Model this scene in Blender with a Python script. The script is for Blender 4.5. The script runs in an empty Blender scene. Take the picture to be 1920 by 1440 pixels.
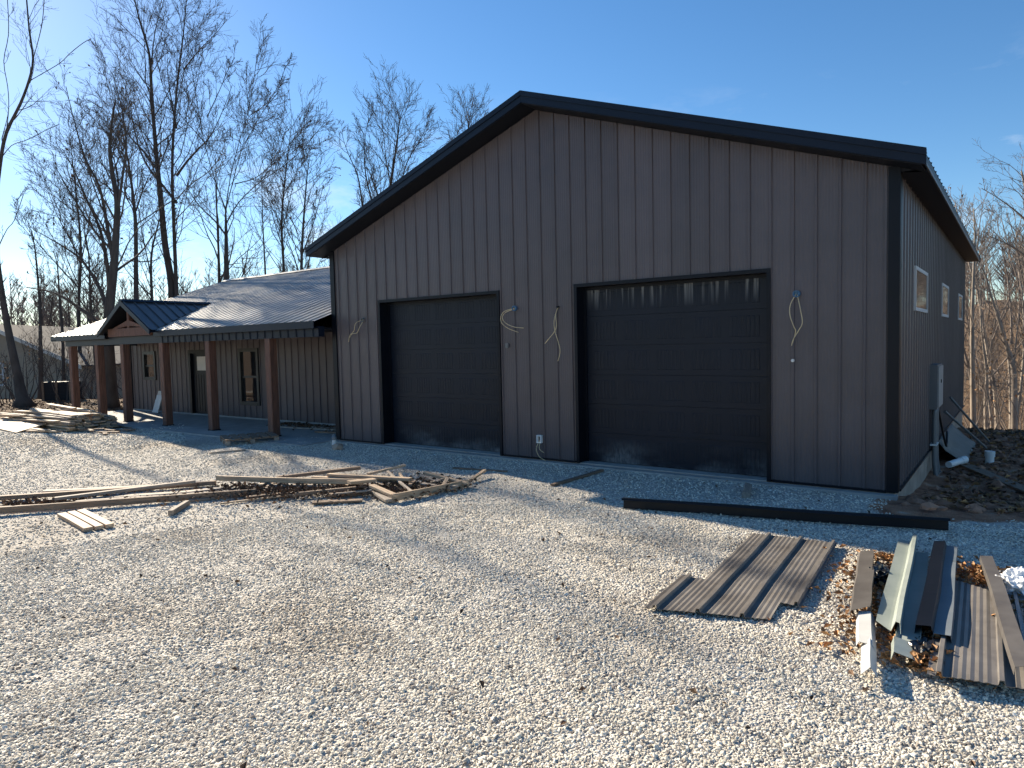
import bpy, math, random, json
import numpy as np
from mathutils import Vector, Matrix, noise as mnoise
PI = math.pi
scene = bpy.context.scene
COL = scene.collection

# ------------------------------------------------------------------ camera
cd = bpy.data.cameras.new('camera')
cam = bpy.data.objects.new('camera', cd)
COL.objects.link(cam)
CAM_H = 2.06
cam.matrix_world = Matrix(((0.8051, -0.0156, 0.5930, 0.0),
                           (0.5927, 0.0598, -0.8032, 0.0),
                           (-0.0229, 0.9981, 0.0574, CAM_H),
                           (0, 0, 0, 1)))
cd.sensor_width = 36.0
cd.lens = 36.0 * 1289.0 / 1920.0
cd.clip_start = 0.05
cd.clip_end = 3000.0
scene.camera = cam

# ------------------------------------------------------------------ sky and sun
SUN_VEC = Vector((-1.95, 0.455, 1.0)).normalized()      # from the ground towards the sun
SUN_EL = math.asin(SUN_VEC.z)
SUN_AZ = math.atan2(SUN_VEC.x, SUN_VEC.y)              # clockwise from +Y
world = bpy.data.worlds.new('World')
scene.world = world
world.use_nodes = True
wn, wl = world.node_tree.nodes, world.node_tree.links
wn.clear()
wout = wn.new('ShaderNodeOutputWorld')
bg = wn.new('ShaderNodeBackground')
sky = wn.new('ShaderNodeTexSky')
sky.sky_type = 'NISHITA'
sky.sun_disc = False
sky.sun_elevation = SUN_EL
sky.sun_rotation = SUN_AZ
sky.altitude = 300
sky.air_density = 1.0
sky.dust_density = 0.16
sky.ozone_density = 3.2
bg.inputs['Strength'].default_value = 0.066
# thin broken cloud low in the sky
tc = wn.new('ShaderNodeTexCoord')
mp = wn.new('ShaderNodeMapping'); mp.inputs['Scale'].default_value = (3.2, 3.2, 9.0)
mp.inputs['Location'].default_value = (0.35, 0.1, 0.0)
nz = wn.new('ShaderNodeTexNoise'); nz.inputs['Scale'].default_value = 1.7
nz.inputs['Detail'].default_value = 8; nz.inputs['Roughness'].default_value = 0.62
cr = wn.new('ShaderNodeValToRGB')
cr.color_ramp.elements[0].position = 0.55; cr.color_ramp.elements[0].color = (0, 0, 0, 1)
cr.color_ramp.elements[1].position = 0.76; cr.color_ramp.elements[1].color = (1, 1, 1, 1)
sep = wn.new('ShaderNodeSeparateXYZ')
band = wn.new('ShaderNodeMapRange'); band.inputs['From Min'].default_value = 0.34; band.inputs['From Max'].default_value = 0.10
band.inputs['To Min'].default_value = 0.0; band.inputs['To Max'].default_value = 0.75
mul = wn.new('ShaderNodeMath'); mul.operation = 'MULTIPLY'
mixc = wn.new('ShaderNodeMixRGB'); mixc.inputs['Color2'].default_value = (7.5, 7.6, 7.8, 1)
wl.new(tc.outputs['Generated'], mp.inputs['Vector']); wl.new(mp.outputs['Vector'], nz.inputs['Vector'])
wl.new(nz.outputs['Fac'], cr.inputs['Fac']); wl.new(tc.outputs['Generated'], sep.inputs['Vector'])
wl.new(sep.outputs['Z'], band.inputs['Value']); wl.new(cr.outputs['Color'], mul.inputs[0])
wl.new(band.outputs['Result'], mul.inputs[1]); wl.new(mul.outputs['Value'], mixc.inputs['Fac'])
hsv = wn.new('ShaderNodeHueSaturation'); hsv.inputs['Saturation'].default_value = 1.20
wl.new(sky.outputs['Color'], hsv.inputs['Color']); wl.new(hsv.outputs['Color'], mixc.inputs['Color1']); wl.new(mixc.outputs['Color'], bg.inputs['Color'])
wl.new(bg.outputs['Background'], wout.inputs['Surface'])

sd = bpy.data.lights.new('sun', 'SUN')
sd.energy = 5.0
sd.angle = math.radians(0.65)
sd.color = (1.0, 0.88, 0.70)
sun = bpy.data.objects.new('sun', sd)
COL.objects.link(sun)
sun.location = (-40, 20, 40)
sun.rotation_euler = SUN_VEC.to_track_quat('Z', 'Y').to_euler()

vs = scene.view_settings
vs.view_transform = 'Standard'
vs.look = 'None'
vs.exposure = 1.28
vs.gamma = 1.0
vs.use_curve_mapping = False
scene.cycles.max_bounces = 6
scene.cycles.diffuse_bounces = 3
scene.cycles.glossy_bounces = 3
scene.cycles.use_denoising = True
scene.cycles.use_adaptive_sampling = True
scene.cycles.adaptive_threshold = 0.02

# ------------------------------------------------------------------ materials
MATS = {}

def mat(name, col, rough=0.6, metal=0.0, spec=0.5, var=0.0, vscale=6.0, vstretch=(1, 1, 1), col2=None,
        bump=0.0, bscale=40.0, coords='Object', island=0.0, rvar=0.0, objrand=0.0, coat=0.0):
    m = bpy.data.materials.new(name)
    m.use_nodes = True
    n, l = m.node_tree.nodes, m.node_tree.links
    p = n['Principled BSDF']
    p.inputs['Roughness'].default_value = rough
    p.inputs['Metallic'].default_value = metal
    p.inputs['Specular IOR Level'].default_value = spec
    p.inputs['Coat Weight'].default_value = coat
    c4 = (*col, 1)
    p.inputs['Base Color'].default_value = c4
    tcn = n.new('ShaderNodeTexCoord'); mpn = n.new('ShaderNodeMapping')
    mpn.inputs['Scale'].default_value = vstretch
    l.new(tcn.outputs[coords], mpn.inputs['Vector'])
    cur = None
    if var > 0 or col2 is not None:
        t = n.new('ShaderNodeTexNoise'); t.inputs['Scale'].default_value = vscale
        t.inputs['Detail'].default_value = 6; t.inputs['Roughness'].default_value = 0.6
        l.new(mpn.outputs['Vector'], t.inputs['Vector'])
        mr = n.new('ShaderNodeMapRange'); mr.inputs['From Min'].default_value = 0.3; mr.inputs['From Max'].default_value = 0.7
        l.new(t.outputs['Fac'], mr.inputs['Value'])
        mx = n.new('ShaderNodeMixRGB')
        a = tuple(max(0, c * (1 - var)) for c in col)
        b = col2 if col2 is not None else tuple(c * (1 + var) for c in col)
        mx.inputs['Color1'].default_value = (*a, 1); mx.inputs['Color2'].default_value = (*b, 1)
        l.new(mr.outputs['Result'], mx.inputs['Fac'])
        cur = mx.outputs['Color']
        if rvar > 0:
            r2 = n.new('ShaderNodeMapRange'); r2.inputs['To Min'].default_value = rough - rvar; r2.inputs['To Max'].default_value = rough + rvar
            l.new(t.outputs['Fac'], r2.inputs['Value']); l.new(r2.outputs['Result'], p.inputs['Roughness'])
    rnd = None
    if island > 0:
        g = n.new('ShaderNodeNewGeometry'); rnd = (g.outputs['Random Per Island'], island)
    if objrand > 0:
        g = n.new('ShaderNodeObjectInfo'); rnd = (g.outputs['Random'], objrand)
    if rnd is not None:
        h = n.new('ShaderNodeHueSaturation')
        if cur is not None: l.new(cur, h.inputs['Color'])
        else: h.inputs['Color'].default_value = c4
        mr = n.new('ShaderNodeMapRange'); mr.inputs['To Min'].default_value = 1 - rnd[1]; mr.inputs['To Max'].default_value = 1 + rnd[1]
        l.new(rnd[0], mr.inputs['Value']); l.new(mr.outputs['Result'], h.inputs['Value'])
        cur = h.outputs['Color']
    if cur is not None: l.new(cur, p.inputs['Base Color'])
    if bump > 0:
        t2 = n.new('ShaderNodeTexNoise'); t2.inputs['Scale'].default_value = bscale; t2.inputs['Detail'].default_value = 5
        l.new(mpn.outputs['Vector'], t2.inputs['Vector'])
        bp = n.new('ShaderNodeBump'); bp.inputs['Strength'].default_value = bump; bp.inputs['Distance'].default_value = 0.02
        l.new(t2.outputs['Fac'], bp.inputs['Height']); l.new(bp.outputs['Normal'], p.inputs['Normal'])
    MATS[name] = m
    return m

mat('siding_brown', (0.094, 0.080, 0.086), 0.35, spec=0.38, var=0.12, vscale=1.3, bump=0.22, bscale=1.4, rvar=0.09, objrand=0.09)
mat('trim_black', (0.0028, 0.0045, 0.0090), 0.42, spec=0.25, var=0.2, vscale=3, rvar=0.05, bump=0.05, bscale=2)
mat('fascia_navy', (0.0032, 0.0085, 0.021), 0.45, spec=0.28, var=0.2, vscale=2, rvar=0.05)
mat('soffit_black', (0.0045, 0.0065, 0.012), 0.6, spec=0.3)
mat('roof_steel', (0.34, 0.34, 0.335), 0.46, metal=0.15, var=0.18, vscale=1.2, bump=0.08, bscale=2, rvar=0.06, objrand=0.06)
mat('standing_seam', (0.075, 0.080, 0.088), 0.30, metal=0.2, var=0.12, vscale=2, rvar=0.05, objrand=0.05)
mat('stained_timber', (0.115, 0.052, 0.034), 0.66, var=0.6, vscale=5, vstretch=(9, 9, 0.5), bump=0.5, bscale=10)
mat('concrete', (0.33, 0.32, 0.30), 0.85, var=0.2, vscale=3, bump=0.2, bscale=30)
mat('foundation_tan', (0.34, 0.26, 0.20), 0.9, var=0.3, vscale=2.5, bump=0.35, bscale=18)
mat('window_frame_black', (0.012, 0.014, 0.016), 0.4)
mat('window_frame_white', (0.55, 0.56, 0.56), 0.45)
mat('glass', (0.015, 0.018, 0.022), 0.02, spec=0.9, bump=0.06, bscale=3.0)
mat('paper_white', (0.62, 0.60, 0.55), 0.8, var=0.06)
mat('cable_tan', (0.62, 0.50, 0.30), 0.5, var=0.1)
mat('plastic_blue', (0.05, 0.15, 0.27), 0.4)
mat('pvc_white', (0.72, 0.72, 0.70), 0.4, var=0.05)
mat('steel_grey', (0.14, 0.15, 0.16), 0.45, metal=0.3, var=0.1)
mat('box_grey', (0.30, 0.30, 0.29), 0.5, var=0.08)
mat('lumber_new', (0.47, 0.34, 0.225), 0.75, var=0.34, vscale=4, vstretch=(0.7, 9, 9), bump=0.15, bscale=12, objrand=0.16)
mat('lumber_grey', (0.31, 0.255, 0.205), 0.8, var=0.3, vscale=4, vstretch=(0.6, 9, 9), bump=0.25, bscale=12, objrand=0.2)
mat('lumber_brown', (0.22, 0.145, 0.095), 0.8, var=0.35, vscale=4, vstretch=(0.6, 9, 9), bump=0.25, bscale=12, objrand=0.2)
mat('sheet_brown', (0.125, 0.111, 0.098), 0.42, var=0.15, vscale=3, col2=(0.20, 0.183, 0.164), bump=0.10, bscale=4, rvar=0.08, objrand=0.12)
mat('sheet_dark', (0.075, 0.066, 0.060), 0.45, var=0.2, vscale=4, col2=(0.11, 0.10, 0.09), bump=0.1, bscale=5)
mat('soil_clod', (0.30, 0.15, 0.09), 0.95, var=0.4, vscale=6, island=0.45)
mat('sheet_green', (0.24, 0.275, 0.245), 0.38, col2=(0.34, 0.37, 0.33), vscale=3, rvar=0.08, bump=0.12, bscale=4)
mat('sheet_blue', (0.11, 0.14, 0.165), 0.36, col2=(0.19, 0.21, 0.22), vscale=3, rvar=0.08, bump=0.12, bscale=4)
mat('sheet_white', (0.46, 0.46, 0.44), 0.4, col2=(0.56, 0.56, 0.54), vscale=4, bump=0.1, bscale=4)
mat('plastic_black', (0.010, 0.010, 0.011), 0.28, bump=0.4, bscale=14)
mat('plastic_white', (0.78, 0.79, 0.80), 0.5, bump=0.3, bscale=14)
mat('bark_dark', (0.062, 0.052, 0.046), 0.95, var=0.35, vscale=5, vstretch=(1, 1, 0.25), bump=0.5, bscale=16)  # silhouette darkness of the left-hand trees put into the bark colour
mat('twig_dark', (0.070, 0.058, 0.052), 0.95)  # the same silhouette tone for their twigs
mat('bark_sunlit', (0.27, 0.225, 0.18), 0.95, var=0.35, vscale=4, vstretch=(1, 1, 0.3), bump=0.4, bscale=16)  # sunshine on the right-hand trunks put into a paler bark colour
mat('twig_sunlit', (0.20, 0.16, 0.13), 0.95)  # twigs likewise paler, sunlight put into the colour
mat('leaf_brown', (0.26, 0.125, 0.045), 0.75, col2=(0.40, 0.22, 0.09), vscale=5, island=0.45)
mat('leaf_dark', (0.13, 0.078, 0.046), 0.85, island=0.6)
mat('lap_siding', (0.33, 0.275, 0.205), 0.8, var=0.1, objrand=0.06)
mat('shingle', (0.085, 0.075, 0.07), 0.9, var=0.3, vscale=12)
mat('tarp_tan', (0.22, 0.19, 0.16), 0.8, var=0.15)

def garage_paint(name, zlo, ztop, top_marks):
    """black-brown door paint with pale dust washed over the foot (and streaks under the head) of the door"""
    m = mat(name, (0.0066, 0.0105, 0.0195), 0.44, spec=0.28, var=0.15, vscale=2.0, bump=0.05, bscale=3, rvar=0.06)
    n, l = m.node_tree.nodes, m.node_tree.links
    p = n['Principled BSDF']
    src = p.inputs['Base Color'].links[0].from_socket
    g = n.new('ShaderNodeNewGeometry'); s = n.new('ShaderNodeSeparateXYZ'); l.new(g.outputs['Position'], s.inputs['Vector'])
    def rng(sock, a, b, lo=0.0, hi=1.0):
        r = n.new('ShaderNodeMapRange'); r.inputs['From Min'].default_value = a; r.inputs['From Max'].default_value = b
        r.inputs['To Min'].default_value = lo; r.inputs['To Max'].default_value = hi
        l.new(sock, r.inputs['Value']); return r.outputs['Result']
    def mth(op, a, b):
        q = n.new('ShaderNodeMath'); q.operation = op
        l.new(a, q.inputs[0])
        if isinstance(b, float): q.inputs[1].default_value = b
        else: l.new(b, q.inputs[1])
        return q.outputs['Value']
    def nzz(scale, stretch, detail=5):
        mm = n.new('ShaderNodeMapping'); mm.inputs['Scale'].default_value = stretch
        l.new(g.outputs['Position'], mm.inputs['Vector'])
        t = n.new('ShaderNodeTexNoise'); t.inputs['Scale'].default_value = scale; t.inputs['Detail'].default_value = detail
        l.new(mm.outputs['Vector'], t.inputs['Vector']); return t.outputs['Fac']
    foot = mth('MULTIPLY', rng(s.outputs['Z'], zlo + 0.42, zlo), rng(nzz(2.2, (0.45, 0.45, 0.8)), 0.42, 0.62))
    foot = mth('MULTIPLY', foot, rng(nzz(30, (1, 1, 0.35)), 0.30, 0.65, 0.25, 1.0))
    fac = mth('MULTIPLY', foot, 0.36)
    if top_marks:
        hd = mth('MULTIPLY', rng(s.outputs['Z'], ztop - 0.40, ztop - 0.08), rng(nzz(16, (1, 1, 0.03), 2), 0.50, 0.66))
        hd = mth('MULTIPLY', hd, 0.40)
        fac = mth('MAXIMUM', fac, hd)
    mx = n.new('ShaderNodeMixRGB'); mx.inputs['Color2'].default_value = (0.45, 0.47, 0.48, 1)
    l.new(fac, mx.inputs['Fac']); l.new(src, mx.inputs['Color1']); l.new(mx.outputs['Color'], p.inputs['Base Color'])

garage_paint('door_paint_small', 0.02, 3.0, False)
garage_paint('door_paint_large', 0.02, 3.0, True)

# stones: colour differs from stone to stone, with broad browner and greyer drifts
def stone_material():
    m = bpy.data.materials.new('limestone_gravel'); m.use_nodes = True
    n, l = m.node_tree.nodes, m.node_tree.links
    p = n['Principled BSDF']; p.inputs['Roughness'].default_value = 0.88
    p.inputs['Specular IOR Level'].default_value = 0.3
    oi = n.new('ShaderNodeObjectInfo'); cr = n.new('ShaderNodeValToRGB')
    e = cr.color_ramp.elements
    e[0].position = 0.0; e[0].color = (0.17, 0.15, 0.13, 1)
    e[1].position = 1.0; e[1].color = (0.86, 0.83, 0.75, 1)
    for pos, c in ((0.05, (0.29, 0.25, 0.21)), (0.16, (0.45, 0.41, 0.345)), (0.45, (0.60, 0.55, 0.45)), (0.75, (0.74, 0.685, 0.575)), (0.93, (0.80, 0.73, 0.59))):
        x = e.new(pos); x.color = (*c, 1)
    l.new(oi.outputs['Random'], cr.inputs['Fac'])
    g = n.new('ShaderNodeNewGeometry')
    t = n.new('ShaderNodeTexNoise'); t.inputs['Scale'].default_value = 0.55; t.inputs['Detail'].default_value = 5
    l.new(g.outputs['Position'], t.inputs['Vector'])
    mr = n.new('ShaderNodeMapRange'); mr.inputs['From Min'].default_value = 0.52; mr.inputs['From Max'].default_value = 0.75
    mr.inputs['To Max'].default_value = 0.6
    l.new(t.outputs['Fac'], mr.inputs['Value'])
    mx = n.new('ShaderNodeMixRGB'); mx.blend_type = 'MULTIPLY'; mx.inputs['Color2'].default_value = (0.62, 0.54, 0.45, 1)
    l.new(mr.outputs['Result'], mx.inputs['Fac']); l.new(cr.outputs['Color'], mx.inputs['Color1'])
    l.new(mx.outputs['Color'], p.inputs['Base Color'])
    MATS['limestone_gravel'] = m
stone_material()

def ground_material():
    m = bpy.data.materials.new('ground_surface'); m.use_nodes = True
    n, l = m.node_tree.nodes, m.node_tree.links
    p = n['Principled BSDF']; p.inputs['Roughness'].default_value = 0.95; p.inputs['Specular IOR Level'].default_value = 0.2
    g = n.new('ShaderNodeNewGeometry')
    def noise(scale, detail=6):
        t = n.new('ShaderNodeTexNoise'); t.inputs['Scale'].default_value = scale; t.inputs['Detail'].default_value = detail
        l.new(g.outputs['Position'], t.inputs['Vector']); return t
    def ramp(sock, stops):
        r = n.new('ShaderNodeValToRGB'); e = r.color_ramp.elements
        e[0].position, e[0].color = stops[0][0], (*stops[0][1], 1)
        e[1].position, e[1].color = stops[-1][0], (*stops[-1][1], 1)
        for pos, c in stops[1:-1]:
            x = e.new(pos); x.color = (*c, 1)
        l.new(sock, r.inputs['Fac']); return r.outputs['Color']
    # gravel
    v = n.new('ShaderNodeTexVoronoi'); v.inputs['Scale'].default_value = 55
    l.new(g.outputs['Position'], v.inputs['Vector'])
    sp = n.new('ShaderNodeSeparateColor'); l.new(v.outputs['Color'], sp.inputs['Color'])
    grav = ramp(sp.outputs['Red'], [(0.0, (0.36, 0.33, 0.29)), (0.2, (0.50, 0.465, 0.41)), (0.7, (0.62, 0.585, 0.525)), (1.0, (0.76, 0.72, 0.65))])
    drift = noise(0.55)
    mr = n.new('ShaderNodeMapRange'); mr.inputs['From Min'].default_value = 0.52; mr.inputs['From Max'].default_value = 0.75; mr.inputs['To Max'].default_value = 0.6
    l.new(drift.outputs['Fac'], mr.inputs['Value'])
    mg = n.new('ShaderNodeMixRGB'); mg.blend_type = 'MULTIPLY'; mg.inputs['Color2'].default_value = (0.62, 0.54, 0.45, 1)
    l.new(mr.outputs['Result'], mg.inputs['Fac']); l.new(grav, mg.inputs['Color1'])
    # soil and leaf litter
    soil = ramp(noise(3.0, 9).outputs['Fac'], [(0.3, (0.16, 0.070, 0.042)), (0.48, (0.38, 0.185, 0.11)), (0.60, (0.48, 0.25, 0.15)), (0.72, (0.58, 0.46, 0.36))])
    lit = ramp(noise(7.0, 10).outputs['Fac'], [(0.3, (0.05, 0.034, 0.022)), (0.5, (0.17, 0.11, 0.066)), (0.7, (0.30, 0.21, 0.135))])
    at1 = n.new('ShaderNodeAttribute'); at1.attribute_name = 'gravel'
    at2 = n.new('ShaderNodeAttribute'); at2.attribute_name = 'soil'
    def edge(at, sc):
        nn = noise(sc, 6); a = n.new('ShaderNodeMath'); a.operation = 'MULTIPLY_ADD'; a.inputs[1].default_value = 0.9; a.inputs[2].default_value = -0.45
        l.new(nn.outputs['Fac'], a.inputs[0]); b = n.new('ShaderNodeMath'); b.operation = 'ADD'
        l.new(a.outputs['Value'], b.inputs[0]); l.new(at.outputs['Fac'], b.inputs[1])
        r = n.new('ShaderNodeMapRange'); r.inputs['From Min'].default_value = 0.40; r.inputs['From Max'].default_value = 0.60
        l.new(b.outputs['Value'], r.inputs['Value']); return r.outputs['Result']
    m1 = n.new('ShaderNodeMixRGB'); l.new(edge(at2, 2.5), m1.inputs['Fac']); l.new(lit, m1.inputs['Color1']); l.new(soil, m1.inputs['Color2'])
    m2 = n.new('ShaderNodeMixRGB'); l.new(edge(at1, 3.5), m2.inputs['Fac']); l.new(m1.outputs['Color'], m2.inputs['Color1']); l.new(mg.outputs['Color'], m2.inputs['Color2'])
    l.new(m2.outputs['Color'], p.inputs['Base Color'])
    bp = n.new('ShaderNodeBump'); bp.inputs['Strength'].default_value = 0.9; bp.inputs['Distance'].default_value = 0.03
    l.new(v.outputs['Distance'], bp.inputs['Height']); bp.invert = True
    b2 = n.new('ShaderNodeBump'); b2.inputs['Strength'].default_value = 0.6; b2.inputs['Distance'].default_value = 0.08
    l.new(noise(9, 8).outputs['Fac'], b2.inputs['Height']); l.new(bp.outputs['Normal'], b2.inputs['Normal'])
    l.new(b2.outputs['Normal'], p.inputs['Normal'])
    MATS['ground_surface'] = m
ground_material()

# ------------------------------------------------------------------ mesh helpers
class MB:
    """collects vertices and faces in world coordinates"""
    def __init__(self):
        self.v = []; self.f = []
    def add(self, verts, faces):
        o = len(self.v); self.v.extend(verts)
        self.f.extend([tuple(i + o for i in fc) for fc in faces])
    def box(self, x0, x1, y0, y1, z0, z1):
        self.add([(x0, y0, z0), (x1, y0, z0), (x1, y1, z0), (x0, y1, z0), (x0, y0, z1), (x1, y0, z1), (x1, y1, z1), (x0, y1, z1)],
                 [(0, 3, 2, 1), (4, 5, 6, 7), (0, 1, 5, 4), (1, 2, 6, 5), (2, 3, 7, 6), (3, 0, 4, 7)])
    def frame(self, o, U, V, N, u0, u1, v0, v1, n0, n1):
        """a box in a local frame"""
        o, U, V, N = Vector(o), Vector(U), Vector(V), Vector(N)
        P = lambda a, b, c: tuple(o + U * a + V * b + N * c)
        self.add([P(u0, v0, n0), P(u1, v0, n0), P(u1, v1, n0), P(u0, v1, n0), P(u0, v0, n1), P(u1, v0, n1), P(u1, v1, n1), P(u0, v1, n1)],
                 [(0, 3, 2, 1), (4, 5, 6, 7), (0, 1, 5, 4), (1, 2, 6, 5), (2, 3, 7, 6), (3, 0, 4, 7)])
    def prism(self, poly, axis, a0, a1):
        """poly: list of 2-D points in the plane across 'axis'"""
        def P(q, a):
            return {'x': (a, q[0], q[1]), 'y': (q[0], a, q[1]), 'z': (q[0], q[1], a)}[axis]
        n = len(poly)
        vs_ = [P(q, a0) for q in poly] + [P(q, a1) for q in poly]
        fs = [tuple(range(n))[::-1], tuple(range(n, 2 * n))]
        for i in range(n):
            j = (i + 1) % n
            fs.append((i, j, n + j, n + i))
        self.add(vs_, fs)
    def strip(self, prof, p0, p1, t=0.002, up=(0, 0, 1), skew0=0.0, skew1=0.0, segs=1, bend=0.0):
        """bent sheet metal: open profile (side, height) swept from p0 to p1 with thickness t"""
        p0, p1 = Vector(p0), Vector(p1)
        d = (p1 - p0).normalized(); s = d.cross(Vector(up)).normalized(); u = s.cross(d)
        n = len(prof); off = []
        for i, (a, b) in enumerate(prof):
            q0 = prof[max(0, i - 1)]; q1 = prof[min(n - 1, i + 1)]
            tx, ty = q1[0] - q0[0], q1[1] - q0[1]; L = math.hypot(tx, ty) or 1
            off.append((a - ty / L * t, b + tx / L * t))
        loop = list(prof) + off[::-1]
        m = len(loop); vs_ = []; fs = []; ns = segs
        for k in range(ns + 1):
            w = k / ns; c = p0.lerp(p1, w); sk = skew0 if k == 0 else (skew1 if k == ns else 0.0)
            by = bend * mnoise.noise((p0.x * 3 + w * 2.2, p0.y, 1.0)); bz = bend * (0.5 + mnoise.noise((p0.x * 5 + w * 2.6, p0.y, 7.0)))
            tw = bend * 4 * mnoise.noise((p0.x * 2 + w * 1.7, p0.y, 4.0))
            for (a, b) in loop:
                vs_.append(tuple(c + s * (a + by) + u * (b + bz * (1 if bend else 0) + a * tw) + d * (sk * a)))
        for k in range(ns):
            o = k * m
            for i in range(m):
                j = (i + 1) % m
                fs.append((o + i, o + j, o + m + j, o + m + i))
        e = ns * m
        for i in range(n - 1):
            fs.append((i + 1, i, m - 1 - i, m - 2 - i)); fs.append((e + i, e + i + 1, e + m - 2 - i, e + m - 1 - i))
        self.add(vs_, fs)
    def tube(self, pts, rad, sides=6, cap=True):
        n = len(pts); base = len(self.v)
        for i in range(n):
            a = pts[max(0, i - 1)]; b = pts[min(n - 1, i + 1)]
            tx, ty, tz = b[0] - a[0], b[1] - a[1], b[2] - a[2]
            L = math.sqrt(tx * tx + ty * ty + tz * tz) or 1e-6
            tx /= L; ty /= L; tz /= L
            if abs(tx) < 0.8: rx, ry, rz = 1.0, 0.0, 0.0
            else: rx, ry, rz = 0.0, 1.0, 0.0
            ux, uy, uz = ty * rz - tz * ry, tz * rx - tx * rz, tx * ry - ty * rx
            L = math.sqrt(ux * ux + uy * uy + uz * uz)
            ux /= L; uy /= L; uz /= L
            wx, wy, wz = ty * uz - tz * uy, tz * ux - tx * uz, tx * uy - ty * ux
            r = rad[i]; p = pts[i]
            for k in range(sides):
                c, s = CS[sides][k]
                self.v.append((p[0] + r * (ux * c + wx * s), p[1] + r * (uy * c + wy * s), p[2] + r * (uz * c + wz * s)))
        for i in range(n - 1):
            o = base + i * sides
            for k in range(sides):
                k2 = (k + 1) % sides
                self.f.append((o + k, o + k2, o + sides + k2, o + sides + k))
        if cap:
            self.f.append(tuple(base + k for k in range(sides))[::-1])
            self.f.append(tuple(base + (n - 1) * sides + k for k in range(sides)))
    def mesh(self, name, origin=(0, 0, 0)):
        me = bpy.data.meshes.new(name)
        o = origin
        me.from_pydata([(a - o[0], b - o[1], c - o[2]) for a, b, c in self.v], [], self.f)
        return me
    def build(self, name, material, parent=None, origin=None, smooth=False):
        if parent is not None: org = ORG[parent.name]
        else: org = origin if origin is not None else (0, 0, 0)
        me = self.mesh(name, org)
        me.materials.append(MATS[material])
        if smooth: me.polygons.foreach_set('use_smooth', [True] * len(me.polygons))
        ob = bpy.data.objects.new(name, me)
        COL.objects.link(ob)
        if parent is not None: ob.parent = parent
        else: ob.location = org
        ORG[ob.name] = org
        return ob

CS = {k: [(math.cos(2 * PI * i / k), math.sin(2 * PI * i / k)) for i in range(k)] for k in range(3, 25)}
ORG = {}

def tag(o, label=None, cat=None, group=None, kind=None):
    if label: o['label'] = label
    if cat: o['category'] = cat
    if group: o['group'] = group
    if kind or cat: o['kind'] = kind or 'thing'
    return o

def thing(name, label, cat, loc=(0, 0, 0), group=None):
    e = bpy.data.objects.new(name, None)
    e.empty_display_size = 0.2
    COL.objects.link(e); e.location = loc; ORG[e.name] = tuple(loc)
    return tag(e, label, cat, group)

def copy_tree(root, loc, rotz=0.0, scale=1.0, label=None, group=None):
    r = root.copy(); COL.objects.link(r); r.location = loc; r.rotation_euler = (0, 0, rotz); r.scale = (scale,) * 3
    if label: r['label'] = label
    if group: r['group'] = group
    for ch in root.children:
        c = ch.copy(); COL.objects.link(c); c.parent = r
    return r

def sstep(a, b, x):
    t = min(1.0, max(0.0, (x - a) / (b - a))); return t * t * (3 - 2 * t)

def H(x, y):
    """height of the ground"""
    z = -0.035 + 0.012 * mnoise.noise((x * 0.6, y * 0.6, 0.3)) + 0.008 * mnoise.noise((x * 2.3, y * 2.3, 1.7))
    right = sstep(-2.6, -1.0, x)
    z += -0.42 * right * sstep(9.4, 13.0, y) + 0.05 * right * mnoise.noise((x * 1.4, y * 1.4, 4.0)) * sstep(9.6, 11, y)
    w = sstep(-14.0, -4.0, x)
    fall = -4.2 * sstep(21.0, 38.0, y) + 8.0 * sstep(40.0, 92.0, y) + 5.0 * sstep(90, 170, y)
    z += w * fall
    far = math.hypot(x + 12, y - 8)
    z += (1 - w) * (0.35 * sstep(20, 30, far) * mnoise.noise((x * 0.12, y * 0.12, 9.0)) + 4.0 * sstep(55, 140, far))
    dax = -0.593 * x + 0.803 * y
    z += -1.35 * sstep(-28, -33, x) * sstep(30, 40, dax) * (1 - sstep(70, 110, dax))
    left = sstep(-26.6, -28.5, x) * sstep(7.0, 9.0, y)
    z += left * (0.10 + 0.06 * mnoise.noise((x * 0.9, y * 0.9, 2.0)))
    return z

def gravel_mask(x, y):
    e = 0.35 * mnoise.noise((x * 1.1, y * 1.1, 6.0))
    ylim = 10.6
    if x > -1.3: ylim = 9.25 + 0.25 * math.sin(x * 2.0) - 0.25 * max(0, x)
    elif x < -20: ylim = 8.9 + 0.1 * (x + 20)
    m = 1 - sstep(ylim - 0.25, ylim + 0.25, y + e)
    m *= sstep(-34, -29, x) * (1 - sstep(16, 22, x)) * sstep(-26, -18, y)
    return m

# ------------------------------------------------------------------ ground
def axis(lo, hi, step, out_lo, out_hi, ratio=1.18):
    a = list(np.arange(lo, hi + 1e-6, step))
    s, x = step, a[-1]
    while x < out_hi:
        s *= ratio; x += s; a.append(x)
    s, x = step, a[0]
    while x > out_lo:
        s *= ratio; x -= s; a.insert(0, x)
    return a
gx = axis(-31, 5, 0.3, -420, 420)
gy = axis(1, 27, 0.3, -260, 620)
gv = []; ga = []; gb = []
for y in gy:
    for x in gx:
        gv.append((x, y, H(x, y)))
        ga.append(gravel_mask(x, y))
        gb.append(sstep(-2.0, -1.2, x) * (1 - sstep(19, 23, y)) * (1 - sstep(7, 12, x)) * sstep(7, 9, y))
nx = len(gx)
gf = [(j * nx + i, j * nx + i + 1, (j + 1) * nx + i + 1, (j + 1) * nx + i) for j in range(len(gy) - 1) for i in range(nx - 1)]
me = bpy.data.meshes.new('ground'); me.from_pydata(gv, [], gf)
me.polygons.foreach_set('use_smooth', [True] * len(me.polygons))
for nm, arr in (('gravel', ga), ('soil', gb)):
    at = me.attributes.new(nm, 'FLOAT', 'POINT'); at.data.foreach_set('value', arr)
me.materials.append(MATS['ground_surface'])
ground = bpy.data.objects.new('ground', me); COL.objects.link(ground)
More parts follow.
